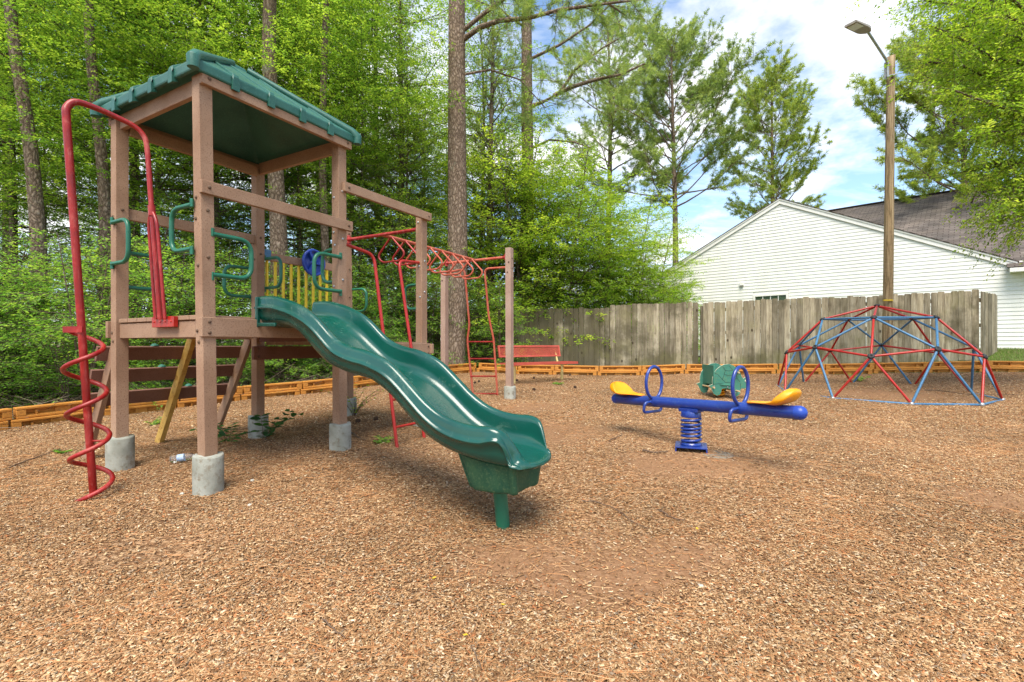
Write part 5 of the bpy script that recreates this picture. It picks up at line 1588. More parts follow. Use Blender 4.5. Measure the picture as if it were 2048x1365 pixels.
def make_pine(name, seed, H, r0, cb, cr, nb, dens=1.0, nlen=.16, m='needle', crown='round', wdt=.007, fork=False, lowdead=4, mb_='bark'):
    r = np.random.default_rng(seed)
    n = 22; z = np.linspace(0, H, n); a = r.random(2) * 6
    x = np.sin(z * .22 + a[0]) * .010 * H * (z / H); y = np.sin(z * .19 + a[1]) * .010 * H * (z / H)
    pts = np.stack([x, y, z - .2], -1); rad = r0 * (1 - .80 * (z / H) ** 1.1)
    parts_ = [trunk_mesh(pts, rad, 14, r, .35)]
    B = []
    for i in range(nb):
        g_ = (i + r.random()) / nb; f = cb + (1 - cb) * g_ * .99
        p = np.array([np.interp(f * H, z, pts[:, k]) for k in range(3)])
        L_ = cr * (np.sin(np.pi * (.25 + .70 * g_)) ** .8) * r.uniform(.55, 1.1) if crown == 'round' else cr * (1 - .75 * g_) * r.uniform(.5, 1.1)
        az = i * 2.4 + r.normal(0, .4); el = .32 + .72 * g_ + r.normal(0, .12)
        d = np.array([np.cos(az) * np.cos(el), np.sin(az) * np.cos(el), np.sin(el)])
        bp_ = bezier(p, d, L_, .35, 7, r); rb = np.interp(f * H, z, rad) * .38
        B.append((bp_, max(rb, .02), g_))
    for i in range(lowdead):
        f = cb * r.uniform(.5, 1); p = np.array([np.interp(f * H, z, pts[:, k]) for k in range(3)]); az = r.random() * 6.28
        d = np.array([np.cos(az), np.sin(az), r.uniform(-.1, .5)]); B.append((bezier(p, unit(d), cr * r.uniform(.15, .4), 0, 7, r), .018, -1))
    m7 = 7; tt = np.arange(m7) / m7
    P0 = np.concatenate([b[:-1] for b, _, _ in B]); P1 = np.concatenate([b[1:] for b, _, _ in B])
    parts_.append(prisms(P0, P1, np.concatenate([q * (1 - .85 * tt) for _, q, _ in B]), np.concatenate([q * (1 - .85 * (tt + 1 / m7)) for _, q, _ in B]), 6))
    S, D, Ln = [], [], []
    for b, q, g_ in B:
        if g_ < 0: continue
        L_ = np.linalg.norm(np.diff(b, axis=0), axis=1).sum(); nt_ = max(5, int(L_ / .10))
        u = np.linspace(.42, 1, nt_) * 7; i = np.minimum(u.astype(int), 6); fr = (u - i)[:, None]
        pos = b[i] * (1 - fr) + b[i + 1] * fr; dd = unit(b[i + 1] - b[i]); hz = unit(np.cross(dd, [0, 0, 1.0]))
        side = np.where(np.arange(nt_) % 2 == 0, 1.0, -1.0); ang = r.uniform(.4, 1.2, nt_) * side
        td = unit(dd * np.cos(ang)[:, None] + hz * np.sin(ang)[:, None] + r.normal(0, .25, (nt_, 3)) + np.array([0, 0, .25]))
        S.append(pos); D.append(td); Ln.append(r.uniform(.3, .95, nt_) * min(1, L_ * .4) + .1)
    S = np.concatenate(S); D = np.concatenate(D); Ln = np.concatenate(Ln)
    E2 = S + D * Ln[:, None]
    parts_.append(prisms(S, E2, np.full(len(S), .010), np.full(len(S), .004), 3))
    # tufts on the outer half of the twigs
    nt2 = np.maximum(1, (Ln / .14 * dens).astype(int)); ti = np.repeat(np.arange(len(S)), nt2)
    u = 1 - .6 * r.random(len(ti)) ** 1.3
    C = S[ti] * (1 - u[:, None]) + E2[ti] * u[:, None]; TD = D[ti]
    k = 15
    n2 = len(ti) * k
    Cn = np.repeat(C, k, 0) + r.normal(0, .012, (n2, 3))
    nd = unit(np.repeat(TD, k, 0) * r.uniform(.1, 1.1, (n2, 1)) + r.normal(0, .75, (n2, 3)) + np.array([0, 0, .12]))
    nl = nlen * r.uniform(.6, 1.15, n2)[:, None]
    sdv = unit(np.cross(nd, r.normal(0, 1, (n2, 3)))) * wdt
    dr = np.array([0, 0, -.02])
    V = np.stack([Cn - sdv * .4, Cn + sdv * .4, Cn + nd * nl * .6 + sdv, Cn + nd * nl + dr, Cn + nd * nl * .6 - sdv], 1).reshape(-1, 3)
    b = (np.arange(n2) * 5)[:, None]
    F5 = b + np.array([[0, 1, 2, 3, 4]])
    tone = np.clip(.5 + np.repeat(r.normal(0, .2, len(ti)), k) + r.normal(0, .1, n2), .02, .98)
    wv, wf_ = pack(parts_)
    wood = npmesh(name + '_wood', wv, wf_, None, M[mb_], smooth=True)
    lf = npmesh(name + '_needles', V, [F5], np.repeat(np.stack([tone] * 3, -1), 5, 0), M[m])
    return wood, lf

def plant(kind, name, meshes, x, y, label, cat, group=None, rz=None, sc=1.0, z=None, parts=('trunk', 'crown')):
    global ORG
    z = G(x, y) if z is None else z
    r = bpy.data.objects.new(name, None); COL.objects.link(r); r.location = (x, y, z - .02); r.empty_display_size = .3
    r.rotation_euler = (0, 0, random.random() * 6.28 if rz is None else rz); r.scale = (sc, sc, sc)
    tag(r, label, cat, group)
    link(parts[0], meshes[0], r); link(parts[1], meshes[1], r)
    return r

# prototypes (only their meshes; every tree is its own object)
BRO = [make_broad('slender_a', 11, 13, .095, .12, 3.4, 84, .072, 1.5, tw=1.15),
       make_broad('slender_b', 12, 15, .12, .2, 3.9, 90, .076, 1.5, droop=.2, tw=1.15),
       make_broad('slender_c', 13, 10, .065, .10, 2.9, 74, .068, 1.5, up=.3, tw=1.15),
       make_broad('slender_d', 14, 17, .14, .25, 4.4, 92, .085, 1.45, gap=.05, tw=1.15)]
SHR = [make_broad('shrub_a', 21, 2.6, .028, .08, 1.5, 54, .055, 1.2, up=.25, mleaf='leaf_shrub', stems=3, flat=.28, tw=1.5),
       make_broad('shrub_b', 22, 3.4, .032, .10, 1.8, 60, .06, 1.15, up=.2, mleaf='leaf_shrub', stems=3, flat=.25, tw=1.4),
       make_broad('shrub_c', 23, 1.7, .02, .05, 1.1, 40, .05, 1.2, up=.3, mleaf='leaf_shrub', stems=4, flat=.35, tw=1.6)]
BSH = [make_broad('bright_a', 31, 4.6, .05, .12, 2.4, 84, .072, 1.7, up=.35, mleaf='leaf_bright', stems=3, tw=1.3),
       make_broad('bright_b', 32, 7.0, .07, .12, 2.8, 100, .076, 1.7, up=.35, mleaf='leaf_bright', stems=2, tw=1.2)]
CED = [make_pine('cedar_a', 41, 13, .15, .12, 2.1, 90, 1.0, .10, 'needle', 'cone', .008, mb_='bark_thin')]
FARP = [make_pine('pine_far_a', 51, 19, .21, .45, 4.4, 46, .9), make_pine('pine_far_b', 52, 22, .24, .55, 4.0, 40, .9)]

def ppx(px, Y): return (px - 1024) / F * Y
# --- forest understory shrubs just past the border on the left
k = 0
SP = []
spots = []
lb_sh = 'leafy green understory shrub at the edge of the woods behind the orange border'
for i in range(3, 12):
    a = Vector(BORDER[i]); b = Vector(BORDER[i - 1]); d = (a - b).normalized(); nb = Vector((-d.y, d.x))
    for q in range(3):
        for dist in ((1.35, 2.2, 3.4)[q] + random.uniform(-.25, .25),):
            p = b + (a - b) * random.random() + nb * dist
            if nb.x > 0: p = b + (a - b) * random.random() - nb * dist
            spots.append((p.x, p.y, q))
for px, Y in ((-80, 7.5), (110, 9.6), (250, 10.4), (360, 11), (470, 11.6), (600, 12.2), (30, 10), (20, 8.6), (740, 12.0), (800, 12.6), (850, 13.0), (690, 11.5), (950, 13.9), (1000, 13.5)):
    spots.append((ppx(px, Y), Y, 1))
SH_OBJ = []
for x, y, q in spots:
    v = (2, 0, 1)[q] if random.random() < .6 else random.choice((0, 1))
    k += 1
    s_ = random.uniform(.8, 1.15) * (1.0 if q else .8)
    plant('s', 'understory_shrub', SHR[v], x, y, lb_sh, 'shrub', 'understory shrubs along the edge of the woods', sc=s_, parts=('stems', 'foliage'))
# --- woods
def wood_row(lst, protos, name, label, group, cat='tree', scr=(.85, 1.15)):
    for px, Y in lst:
        plant('t', name, random.choice(protos), ppx(px, Y), Y, label, cat, group, sc=random.uniform(*scr))
near = [(-140, 9.4), (30, 11.8), (310, 11.8), (430, 12.4), (600, 13), (720, 13.4), (810, 14.2)]
mid = [(-120, 13), (90, 12.8), (270, 13.6), (400, 14.5), (520, 15), (660, 15.8), (760, 16.5), (960, 18)]
far = [(-150, 17), (20, 18), (250, 19), (430, 20), (600, 20.5), (770, 22), (900, 21.5),
       (-40, 25), (400, 27), (640, 28), (850, 29)]
wood_row(near, BRO[:3], 'young_tree', 'thin young leafy tree in the front of the woods behind the tower', 'thin young trees at the front of the woods', scr=(.72, .95))
wood_row(mid, BRO, 'woodland_tree', 'taller leafy tree in the middle of the woods behind the playground', 'trees in the middle of the woods')
wood_row(far, BRO + FARP[:1], 'woodland_tree', 'leafy tree far back in the woods behind the playground', 'trees far back in the woods', scr=(.95, 1.3))
wood_row([(800, 14.8), (700, 17.5), (980, 15.5)], CED, 'cedar_tree', 'feathery dark green cedar beside the tall pine trunk', 'feathery cedars beside the tall pine trunk', scr=(.8, 1.0))

# --- named trunks
def bare_trunk(px0, py0, px1, py1, Y, r0, r1, label, name='tree_trunk', m='bark', branches=(), crown=None):
    """a straight or leaning trunk traced from base to top, at one depth"""
    a = at(px0, Y, py0); b = at(px1, Y, py1)
    a.z = G(a.x, Y) - .2; b = a + (b - a) * 1.0
    global ORG
    r = root(name, (a.x, a.y, a.z + .2), label, 'tree')
    n = 26; P = []
    for i in range(n):
        f = i / (n - 1); p = a.lerp(b, f); P.append((p.x - a.x + .06 * math.sin(f * 7 + px0), .06 * math.sin(f * 5), p.z - a.z - .2))
    P = np.array(P); rd = np.linspace(r0, r1, n)
    V, Fq = trunk_mesh(P, rd, 20, np.random.default_rng(px0), .35)
    link('trunk', npmesh('trunk', V, [Fq], None, M[m], smooth=True), r)
    return r, P, a
BT, P_, a_ = bare_trunk(905, 730, 926, -420, 12.7, .285, .17, 'tall thick straight pine trunk rising in the middle behind the monkey bars', 'pine_tree')
# its high limbs reaching right over the playground
def limbs(rt, org, specs, seed, dens=1.0, m='needle', wdt=.0085, nlen=.19):
    r = np.random.default_rng(seed)
    parts_ = []; S, D, Ln = [], [], []
    for P, rb in specs:
        P = np.array(P, float); n = len(P)
        parts_.append(prisms(P[:-1], P[1:], np.linspace(rb, rb * .3, n)[:-1], np.linspace(rb, rb * .3, n)[1:], 7))
        seg = np.linalg.norm(np.diff(P, axis=0), axis=1); L_ = seg.sum()
        nt_ = int(L_ / .16); u = np.linspace(.25, 1, nt_) * (n - 1); i = np.minimum(u.astype(int), n - 2); fr = (u - i)[:, None]
        pos = P[i] * (1 - fr) + P[i + 1] * fr; dd = unit(P[i + 1] - P[i])
        td = unit(dd + r.normal(0, .8, (nt_, 3))); S.append(pos); D.append(td); Ln.append(r.uniform(.35, 1.15, nt_))
    S = np.concatenate(S); D = np.concatenate(D); Ln = np.concatenate(Ln); E2 = S + D * Ln[:, None]
    parts_.append(prisms(S, E2, np.full(len(S), .009), np.full(len(S), .004), 4))
    # second order
    ti = np.repeat(np.arange(len(S)), 3); u = r.uniform(.3, 1, len(ti))[:, None]
    S2 = S[ti] * (1 - u) + E2[ti] * u; D2 = unit(D[ti] + r.normal(0, .7, (len(ti), 3))); L2 = r.uniform(.15, .45, len(ti)); E3 = S2 + D2 * L2[:, None]
    parts_.append(prisms(S2, E3, np.full(len(S2), .005), np.full(len(S2), .003), 3))
    C = []; TD = []
    for (s_, d_, e_, nn) in ((S, D, E2, 3), (S2, D2, E3, 2)):
        t_ = np.repeat(np.arange(len(s_)), nn); u = (1 - .5 * r.random(len(t_)) ** 1.5)[:, None]
        C.append(s_[t_] * (1 - u) + e_[t_] * u); TD.append(d_[t_])
    C = np.concatenate(C); TD = np.concatenate(TD); kk = r.random(len(C)) < dens; C = C[kk]; TD = TD[kk]
    k = 22; n2 = len(C) * k
    Cn = np.repeat(C, k, 0) + r.normal(0, .012, (n2, 3)); nd = unit(np.repeat(TD, k, 0) * r.uniform(.2, 1.2, (n2, 1)) + r.normal(0, .55, (n2, 3)))
    nl = nlen * r.uniform(.6, 1.15, n2)[:, None]; sdv = unit(np.cross(nd, r.normal(0, 1, (n2, 3)))) * wdt * .5
    V = np.stack([Cn - sdv * .4, Cn + sdv * .4, Cn + nd * nl * .6 + sdv, Cn + nd * nl, Cn + nd * nl * .6 - sdv], 1).reshape(-1, 3)
    F5 = (np.arange(n2) * 5)[:, None] + np.array([[0, 1, 2, 3, 4]])
    tone = np.clip(.5 + np.repeat(r.normal(0, .2, len(C)), k) + r.normal(0, .1, n2), .02, .98)
    wv, wf_ = pack(parts_)
    o = np.array(rt.location)
    link('limb', npmesh('limb', wv - o, wf_, None, M['bark'], smooth=True), rt)
    link('limb_needles', npmesh('limb_needles', V - o, [F5], np.repeat(np.stack([tone] * 3, -1), 5, 0), M[m]), rt)
def limb_set(rt, specs, seed, dens):
    for i, sp_ in enumerate(specs): limbs(rt, None, [sp_], seed * 10 + i, dens)
def atp(L_): return [tuple(at(*q)) for q in L_]
limb_set(BT, [
    (atp([(926, 12.7, 80), (960, 12.4, 55), (1000, 12.0, 42), (1060, 11.6, 36), (1120, 11.2, 20), (1180, 10.9, 12), (1260, 10.6, 2)]), .075),
    (atp([(928, 12.7, 60), (990, 12.3, 10), (1040, 12.0, -20), (1120, 11.6, -50), (1200, 11.3, -70)]), .06),
    (atp([(925, 12.7, -40), (1000, 12.4, -60), (1090, 12.0, -40), (1180, 11.7, -15), (1250, 11.5, 30)]), .06),
    (atp([(925, 12.7, 150), (980, 12.9, 140), (1040, 13.1, 160), (1090, 13.2, 215)]), .035),
    (atp([(925, 12.7, -120), (840, 12.6, -140), (760, 12.4, -120), (690, 12.2, -90)]), .05)], 5, 1.0)
P2T, P_, a_ = bare_trunk(1048, 700, 1058, -60, 17.5, .26, .17, 'second pine trunk behind the bright bush, half hidden by leaves', 'pine_tree')
limb_set(P2T, [
    (atp([(1108, 17.0, 192), (1140, 16.6, 176), (1190, 16.2, 160), (1240, 15.9, 150), (1290, 15.6, 128)]), .085),
    (atp([(1057, 17.5, 215), (1085, 17.2, 205), (1108, 17.0, 192)]), .09),
    (atp([(1120, 16.9, 186), (1150, 16.6, 140), (1200, 16.3, 100), (1250, 16.0, 70)]), .06),
    (atp([(1058, 17.5, 120), (1120, 17.0, 90), (1180, 16.6, 50), (1220, 16.3, 10)]), .06),
    (atp([(1057, 17.5, 300), (1100, 17.2, 280), (1150, 17.0, 285), (1190, 16.9, 300)]), .05),
    (atp([(1057, 17.5, 60), (1000, 17.2, 20), (950, 17.0, 0)]), .05)], 6, 1.0)
for px0, px1, Y, r0, lb in ((92, 28, 9.0, .135, 'leaning dark trunk with rough bark at far left of the woods'), (212, 186, 9.8, .125, 'dark upright trunk behind the red pole, second from the left edge'), (552, 545, 10.9, .21, 'stout dark trunk directly behind the yellow bar panel'),
                          (648, 650, 12.0, .11, 'narrow trunk seen through the open right bay of the tower')):
    rt, P_, a_ = bare_trunk(px0, 720, px1, -40, Y, r0, r0 * .62, lb, 'woodland_tree')
    o = np.array(rt.location)
    w_, l_ = BRO[1]
    c = link('crown', l_, rt); c.location = (P_[-1][0] * .7, 0, P_[-1][2] * .62 - 3.0); c.scale = (.8, .8, .8)

# --- pines standing in front of the sky
def pine_at(px, Y, py_top, meshes, Href, label, name='pine_tree', rz=0, wide=1.0):
    g_ = G(ppx(px, Y), Y); Ht = ZC + (690 - py_top) / F * Y - g_
    s_ = Ht / Href
    r = plant('p', name, meshes, ppx(px, Y), Y, label, 'tree', None, rz=rz, sc=s_); r.scale = (s_ * wide, s_ * wide, s_)
    return r
PA = make_pine('open_pine_a', 61, 16, .19, .46, 4.6, 58, .95, .19, 'needle', 'round', .0085, lowdead=3)
PB = make_pine('open_pine_b', 62, 16, .17, .44, 3.6, 54, 1.0, .19, 'needle_bright', 'round', .009, lowdead=3)
PC = make_pine('open_pine_c', 63, 13, .2, .46, 5.2, 58, 1.2, .2, 'needle_bright', 'round', .009, lowdead=3)
pine_at(1350, 24, 85, PA, 16, 'tall open-crowned pine against the sky, left of the house gable', rz=1.0)
pine_at(1546, 25, 135, PB, 16, 'yellow-green pine directly behind the peak of the white gable', rz=.5)
pine_at(1925, 22, 110, PC, 13, 'spreading pine behind the light pole, its limbs above the grey roof', rz=2.2, wide=1.05)
pine_at(1215, 26, 40, FARP[0], 19, 'pine partly hidden behind the overhanging limbs, left of the open sky', rz=.3)
# --- bright bushy growth beyond the fence
for px, Y, sc_, mi, lb in ((1060, 15.2, 1.05, 1, 'slender bright tree leaning over the dark end of the fence'), (1130, 15.4, .95, 1, 'bright green tree with drooping leaves above the bench'), (1190, 15.9, .80, 0, 'yellow-green bush above the fence, right of the bench'),
                         (1260, 16.4, .88, 0, 'bright bush overhanging the fence left of the white gable'), (1330, 16.8, .66, 0, 'low leafy bush against the left edge of the white siding'), (1010, 16.2, 1.1, 1, 'bushy green tree right of the end post of the monkey bars'),
                         (1100, 17.2, 1.05, 1, 'bright leafy tree just behind the slender one over the dark fence'), (1185, 17.0, .85, 1, 'full bright green tree left of the gable and below the pine limbs'), (1295, 17.6, .72, 1, 'light green tree touching the lower left of the white gable'),
                         (1250, 18.8, .95, 1, 'taller green tree behind the bright bushes, left of the house')):
    plant('b', 'bushy_tree', BSH[mi], ppx(px, Y), Y, lb, 'tree', None, sc=sc_)
plant('b', 'bushy_tree', SHR[1], ppx(1340, 14.3), 14.3, 'dark green bush peeking over the fence beside the gap', 'tree', None, sc=.62)

# --- big tree at the right, trunk out of the frame, limbs hanging in
RTX, RTY = 10.4, 7.6
RT = root('overhanging_tree', (RTX, RTY, G(RTX, RTY)), 'large bright leafy tree leaning in from the upper right corner', 'tree')
def big_right():
    r = np.random.default_rng(77)
    n = 12; z = np.linspace(0, 11, n); P = np.stack([.0 * z, .0 * z, z - .2], -1)
    parts_ = [trunk_mesh(P, .30 * (1 - .07 * z), 16, r, .4)]
    S, D, Ln = [], [], []
    tips = []
    TG = [(1850, 7.2, -60), (1870, 7.0, 60), (1840, 7.6, 10), (1860, 7.4, 130), (1900, 6.8, 190), (1960, 7.0, 260), (1990, 7.3, 330), (1955, 7.8, 150), (2030, 7.4, 400), (1930, 8.3, 90), (1880, 8.0, -10),
          (2060, 6.6, 120), (2090, 6.8, 250), (2010, 6.6, 30), (1960, 6.4, -60), (2120, 7.2, 360), (2040, 8.4, 180), (2100, 8.0, 60), (2160, 7.0, 160), (1840, 7.8, -90), (1930, 7.2, 20), (2030, 7.9, 300), (1980, 8.0, 60), (1880, 7.5, 60), (1915, 7.7, 150), (2000, 7.1, 180), (1955, 7.4, 385), (2000, 7.5, 430), (1925, 7.6, 345), (2035, 7.2, 350), (1985, 7.0, 400), (2060, 7.6, 440), (2040, 7.0, 200), (1970, 7.5, 220)]
    o = np.array(RT.location)
    for t_ in TG:
        e = np.array(at(*t_)) - o
        s0 = np.array([0, 0, min(9, max(2.5, e[2] * .72))])
        mid_ = (s0 + e) / 2 + np.array([0, 0, .7]) + r.normal(0, .15, 3)
        tt = np.linspace(0, 1, 9)[:, None]
        b = s0 * (1 - tt) ** 2 + mid_ * 2 * tt * (1 - tt) + e * tt ** 2
        b[1:] += r.normal(0, .04, (8, 3))
        parts_.append(prisms(b[:-1], b[1:], np.linspace(.05, .012, 9)[:-1], np.linspace(.05, .012, 9)[1:], 6))
        L_ = np.linalg.norm(np.diff(b, axis=0), axis=1).sum()
        for rep in range(3):
            nt_ = int(L_ / .15); u = np.linspace(.3, 1, nt_) * 8; i = np.minimum(u.astype(int), 7); fr = (u - i)[:, None]
            pos = b[i] * (1 - fr) + b[i + 1] * fr; dd = unit(b[i + 1] - b[i])
            S.append(pos); D.append(unit(dd * .6 + r.normal(0, .6, (nt_, 3)) - np.array([0, 0, .25]))); Ln.append(r.uniform(.3, .95, nt_))
    S = np.concatenate(S); D = np.concatenate(D); Ln = np.concatenate(Ln); E2 = S + D * Ln[:, None] - np.array([0, 0, 1]) * (.15 * Ln[:, None] ** 2)
    parts_.append(prisms(S, E2, np.full(len(S), .004), np.full(len(S), .0015), 3))
    cnt = np.maximum(4, (Ln / .019).astype(int)); ti = np.repeat(np.arange(len(S)), cnt); n = len(ti)
    u = r.random(n)[:, None]; c = S[ti] * (1 - u) + E2[ti] * u; dt = D[ti]; hz = unit(np.cross(dt, [0, 0, 1.0]))
    ang = r.uniform(.5, 1.3, n) * np.where(r.random(n) < .5, 1, -1)
    ld = unit(dt * np.cos(ang)[:, None] + hz * np.sin(ang)[:, None] + r.normal(0, .3, (n, 3)) - np.array([0, 0, .3]))
    nn = unit(np.array([0, 0, 1.0]) + r.normal(0, .5, (n, 3))); nn = unit(nn - ld * (nn * ld).sum(1, keepdims=True))
    ln = .052 * r.uniform(.6, 1.25, n); c = c + r.normal(0, .03, (n, 3))
    tone = np.clip(.6 + r.normal(0, .15, n) + np.repeat(r.normal(0, .15, len(S)), cnt), .02, .98)
    LV = leaves(c, ld, nn, ln, ln * .5, r, np.stack([tone] * 3, -1))
    wv, wf_ = pack(parts_)
    link('trunk', npmesh('trunk', wv, wf_, None, M['bark_thin'], smooth=True), RT)
    link('crown', npmesh('crown', LV[0], [LV[1]], LV[2], M['leaf_bright']), RT)
big_right()
# --- a wooded horizon behind everything
for i in range(22):
    x = -60 + i * 6.2 + random.uniform(-1.5, 1.5); y = 46 + random.uniform(-4, 8) - (abs(x) * .1)
    plant('f', 'woodland_tree', random.choice(BRO[1:] if x < 22 else BRO[:3]), x, y, 'distant leafy tree closing the woods at the horizon', 'tree', 'distant trees closing the horizon', sc=random.uniform(.8, 1.35) if x < 8 else random.uniform(.45, .6))

# ------------------------------------------------------------------ small things on the ground
# seedling with large leaves at the rear tower footing
def seedling(name, x, y, h, n, leaf, label, mt, seed, spread=.3, cat='plant'):
    r = np.random.default_rng(seed); z0 = G(x, y)
    rt = root(name, (x, y, z0), label, cat)
    ST = MB(); C, D, N = [], [], []
    for i in range(n):
        a = r.random() * 6.28; ln = h * r.uniform(.6, 1.1)
        P = [Vector((x, y, z0 - .02))]; d = Vector((math.cos(a) * spread, math.sin(a) * spread, 1)).normalized()
        for k_ in range(6):
            d = (d + Vector((math.cos(a) * .18, math.sin(a) * .16, -.05))).normalized(); P.append(P[-1] + d * ln / 6)
        ST.tube(P, [.0035 * (1 - .12 * q) for q in range(7)], 5)
        for k_ in range(1, 7):
            for s_ in (-1, 1):
                dd = np.array(P[min(k_ + 0, 6)] - P[k_ - 1]); dd = dd / np.linalg.norm(dd); sdv = np.cross(dd, [0, 0, 1.0]); sdv /= (np.linalg.norm(sdv) + 1e-6)
                C.append(np.array(P[k_])); D.append(sdv * s_ + dd * .5 + r.normal(0, .2, 3)); N.append(np.array([0, 0, 1.0]) + r.normal(0, .35, 3))
    C = np.array(C); D = unit(np.array(D)); N = np.array(N); N = unit(N - D * (N * D).sum(1, keepdims=True))
    ln = leaf * r.uniform(.6, 1.2, len(C)); S = unit(np.cross(N, D))
    # pointed oval leaf, 8 outline points, folded along the midrib
    V = []
    for f, w in ((0, 0), (.2, .7), (.5, 1), (.8, .6), (1, 0), (.8, -.6), (.5, -1), (.2, -.7)):
        V.append(C + D * (ln * f)[:, None] + S * (ln * .29 * w)[:, None] + N * (ln * .08 * abs(w) - ln * .12 * f * f)[:, None])
    V = np.stack(V, 1).reshape(-1, 3) - np.array([x, y, z0]); b = (np.arange(len(C)) * 8)[:, None]
    Fq = np.concatenate([b + np.array([[0, 1, 2, 3]]), b + np.array([[0, 3, 4, 4]])[:, :3][:, [0, 1, 2, 2]]]) if False else None
    T3 = np.concatenate([b + np.array([[0, i_, i_ + 1]]) for i_ in range(1, 7)])
    tone = np.clip(.5 + r.normal(0, .2, len(C)), 0, 1); ct = np.repeat(np.stack([tone] * 3, -1), 8, 0)
    ST.build('stem', M['stick'], rt)
    link('leaves', npmesh('leaves', V, [T3], ct, M[mt]), rt)
    return rt
p = T(1.22, -1.22, 0)
seedling('leafy_seedling', p.x + .16, p.y - .20, .62, 4, .095, 'dark green broad-leaved seedling growing against the rear concrete footing', 'leaf_dark', 3, .35)
seedling('leafy_seedling', p.x - .18, p.y - .22, .38, 4, .075, 'small dark seedling beside the board climber foot', 'leaf_dark', 4, .7)
p = T(2.40, -1.22, 0)
seedling('feathery_weed', p.x + .12, p.y - .06, .52, 16, .035, 'yellow-green feathery weed beside the far concrete footing', 'leaf_bright', 5, .25)
p = at(768, 4.75, 0)
seedling('leafy_sprout', p.x, p.y, .13, 4, .05, 'tiny pale green sprout in the mulch left of the ladder foot', 'leaf_shrub', 6, .5)
p = at(718, 9.0, 0)
q_ = at(1720, 10.0, 0); seedling('leafy_sprout', q_.x, q_.y, .26, 6, .055, 'yellowish sprout growing inside the dome climber', 'leaf_shrub', 8, .4)
q_ = at(1116, 9.75, 0); seedling('grass_tuft', q_.x, q_.y, .14, 12, .04, 'small grass tuft at the foot of the bench leg', 'leaf_shrub', 9, .9)
q_ = at(127, 4.6, 0); seedling('leafy_sprout', q_.x, q_.y, .10, 3, .04, 'tiny sprout in the mulch left of the spiral climber', 'leaf_shrub', 10, .5)
q_ = at(306, 5.9, 0); seedling('leafy_sprout', q_.x, q_.y, .15, 4, .045, 'small pale sprout seen between the tower posts', 'leaf_shrub', 11, .4)

# clear bottle
q_ = at(357, 4.15, 0); bz = G(q_.x, q_.y)
BO = root('plastic_bottle', (q_.x, q_.y, bz), 'clear empty plastic bottle lying under the tower', 'bottle')
bdv = Vector((.93, .30, .10)).normalized(); c0 = Vector((q_.x - .07, q_.y, bz + .036))
mb = MB(); mb.lathe(c0, [(0, 0), (.026, .002), (.031, .012), (.031, .035), (.029, .04), (.031, .045), (.031, .12), (.028, .14), (.018, .165), (.0125, .175), (.0125, .19)], 20, bdv); mb.build('body', M['clear'], BO)
mb = MB(); mb.lathe(c0, [(.0315, .055), (.0316, .105)], 20, bdv); mb.build('label_band', M['label_blue'], BO)
mb = MB(); mb.lathe(c0, [(.0, .203), (.0145, .202), (.0145, .188), (.012, .187)], 16, bdv); mb.build('cap', M['lens'], BO)

# sticks
def stick(pp, r, label):
    P = [Vector((x_, y_, G(x_, y_) + .012)) for x_, y_ in pp]
    P = crom(P, 4)
    n_ = len(P)
    P = [p_ + Vector((random.gauss(0, .003), random.gauss(0, .003), random.uniform(0, .008))) for p_ in P]
    o = MB().tube(P, [r * (1 - .6 * i / n_) for i in range(n_)], 7).build('fallen_stick', M['stick']); tag(o, label, 'stick')
def gpx(px, py):
    """ground point seen at a pixel, by marching along the ray"""
    Y = .8
    while Y < 20:
        X_ = (px - 1024) / F * Y
        if ZC - (py - 690) / F * Y <= G(X_, Y): return (X_, Y)
        Y += .02
    return (X_, Y)
stick([gpx(1165, 1008), gpx(1198, 1012), gpx(1240, 1030), gpx(1262, 1048), gpx(1300, 1064)], .0045, 'long dark crooked stick on the mulch right of the slide leg')
stick([gpx(18, 940), gpx(70, 920), gpx(122, 900)], .006, 'straight thin stick on the mulch left of the spiral climber')
stick([gpx(1318, 1028), gpx(1345, 1042), gpx(1372, 1048)], .005, 'short dark stick right of the long crooked stick')
stick([gpx(1218, 886), gpx(1232, 880), gpx(1246, 872)], .006, 'short stick on the mulch left of the seesaw base')
stick([gpx(1060, 938), gpx(1076, 940), gpx(1098, 937)], .005, 'small stick behind the slide foot')
stick([gpx(700, 868), gpx(716, 878), gpx(730, 884)], .010, 'short thick stick beside the front right footing')
stick([gpx(1850, 782), gpx(1880, 783), gpx(1930, 790), gpx(2040, 792)], .008, 'long curved root crossing the mulch inside the dome climber')
stick([gpx(645, 1248), gpx(668, 1272), gpx(690, 1290)], .004, 'thin bent twig in the foreground mulch')
stick([gpx(940, 1300), gpx(955, 1330), gpx(962, 1350)], .003, 'pale upright-looking twig near the bottom edge')
stick([gpx(1285, 905), gpx(1310, 909), gpx(1335, 907)], .010, 'flat dark bark strip left of the seesaw base plate')
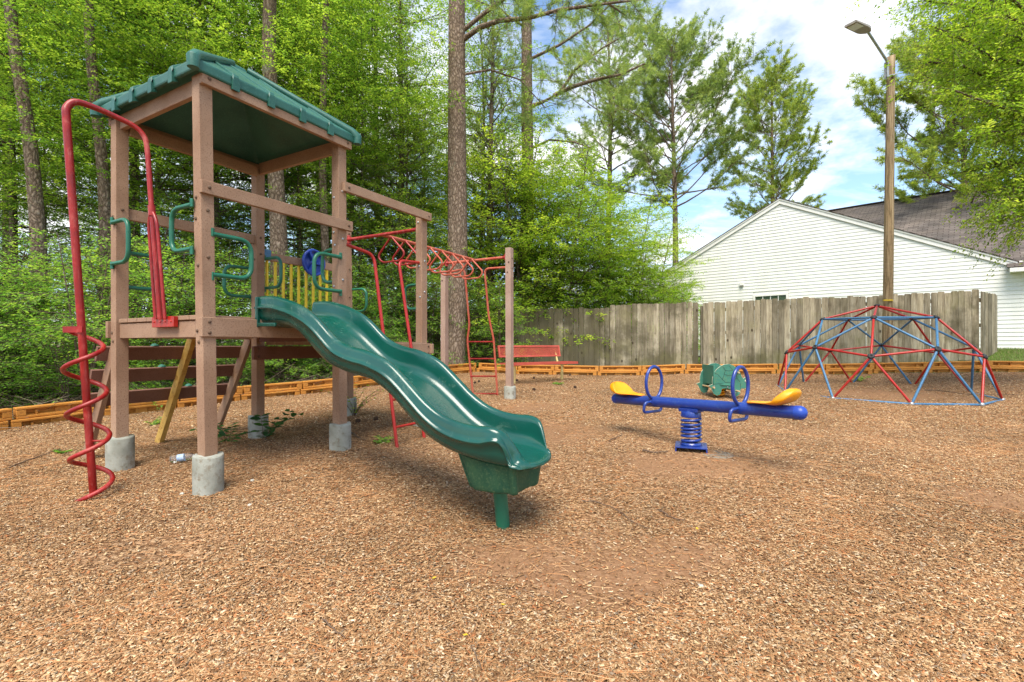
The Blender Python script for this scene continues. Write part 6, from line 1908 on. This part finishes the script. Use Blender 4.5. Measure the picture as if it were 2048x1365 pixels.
# pine cones
for px, py, lb in ((752, 842, 'dark pine cone beside the ladder foot, right of the shrub'), (716, 846, 'dark pine cone left of its neighbour by the shrub'), (1068, 758, 'pine cone on the mulch below the bench, nearest the post'), (1140, 752, 'pine cone right of the bench leg'), (1150, 777, 'pine cone on open mulch right of the bench'),
                   (1166, 742, 'pine cone near the border timbers right of the bench'), (1068, 782, 'pine cone right of the end post footing'), (950, 768, 'pine cone between the rails of the end ladder'), (958, 765, 'second pine cone inside the end ladder'), (1183, 741, 'pine cone close to the border, right of the bench'), (1590, 842, 'small pine cone under the right end of the seesaw'), (1034, 763, 'pine cone just behind the end post')):
    x_, y_ = gpx(px, py); zz_ = G(x_, y_)
    mb = MB(); r_ = .024; rows = []
    for i in range(9):
        f = i / 8; rr = r_ * math.sin(math.pi * min(.97, f * .93 + .05)) ** .7 * (1 + .0)
        rows.append([(rr * (1 + .28 * (1 if (j + i) % 2 else -.4))) for j in range(10)])
    axd = Vector((random.uniform(-1, 1), random.uniform(-1, 1), .15)).normalized(); qn = axd.to_track_quat('Z', 'Y')
    R__ = [[Vector((x_, y_, zz_ + .022)) + qn @ Vector((rr * math.cos(2 * math.pi * j / 10), rr * math.sin(2 * math.pi * j / 10), (i / 8 - .5) * .062)) for j, rr in enumerate(row)] for i, row in enumerate(rows)]
    mb.grid(R__, closev=True, smooth=False); tag(mb.build('pine_cone', M['cone']), lb, 'pine cone')
for px, py, lb, mt in ((1012, 1218, 'bright yellow fallen leaf near the bottom centre', 'yellow_leaf'), (925, 1277, 'small yellow fallen leaf left of the bottom centre', 'yellow_leaf'), (863, 1165, 'yellow fallen leaf below the slide shadow', 'yellow_leaf'), (364, 990, 'pale stone near the front tower footing', 'stone'), (500, 1012, 'tan stone in front of the front tower footing', 'stone'),
                       (1402, 1178, 'pale grey stone on the mulch lower right of centre', 'stone'), (505, 963, 'pale stone right of the front tower footing', 'stone'), (1395, 1066, 'yellow fallen leaf right of the long stick', 'yellow_leaf')):
    x_, y_ = gpx(px, py); zz_ = G(x_, y_); mb = MB()
    if mt == 'stone':
        mb.lathe((x_, y_, zz_ - .002), [(0, .014), (.008, .013), (.015, .008), (.017, .002), (.012, -.004)], 8)
        for i, v in enumerate(mb.v): mb.v[i] = v + Vector((random.gauss(0, .002), random.gauss(0, .002), 0))
        tag(mb.build('small_stone', M[mt]), lb, 'stone')
    else:
        a = random.random() * 6; d = Vector((math.cos(a), math.sin(a), .2)); s_ = Vector((-math.sin(a), math.cos(a), 0)); c = Vector((x_, y_, zz_ + .012)); q = .013
        ol = [c, c + d * q + s_ * q * .7, c + d * q * 2, c + d * q - s_ * q * .7]
        mb.add(ol + [v - Vector((0, 0, .001)) for v in ol], [(0, 1, 2, 3), (7, 6, 5, 4), (0, 4, 5, 1), (1, 5, 6, 2), (2, 6, 7, 3), (3, 7, 4, 0)])
        tag(mb.build('fallen_leaf', M[mt]), lb, 'leaf')
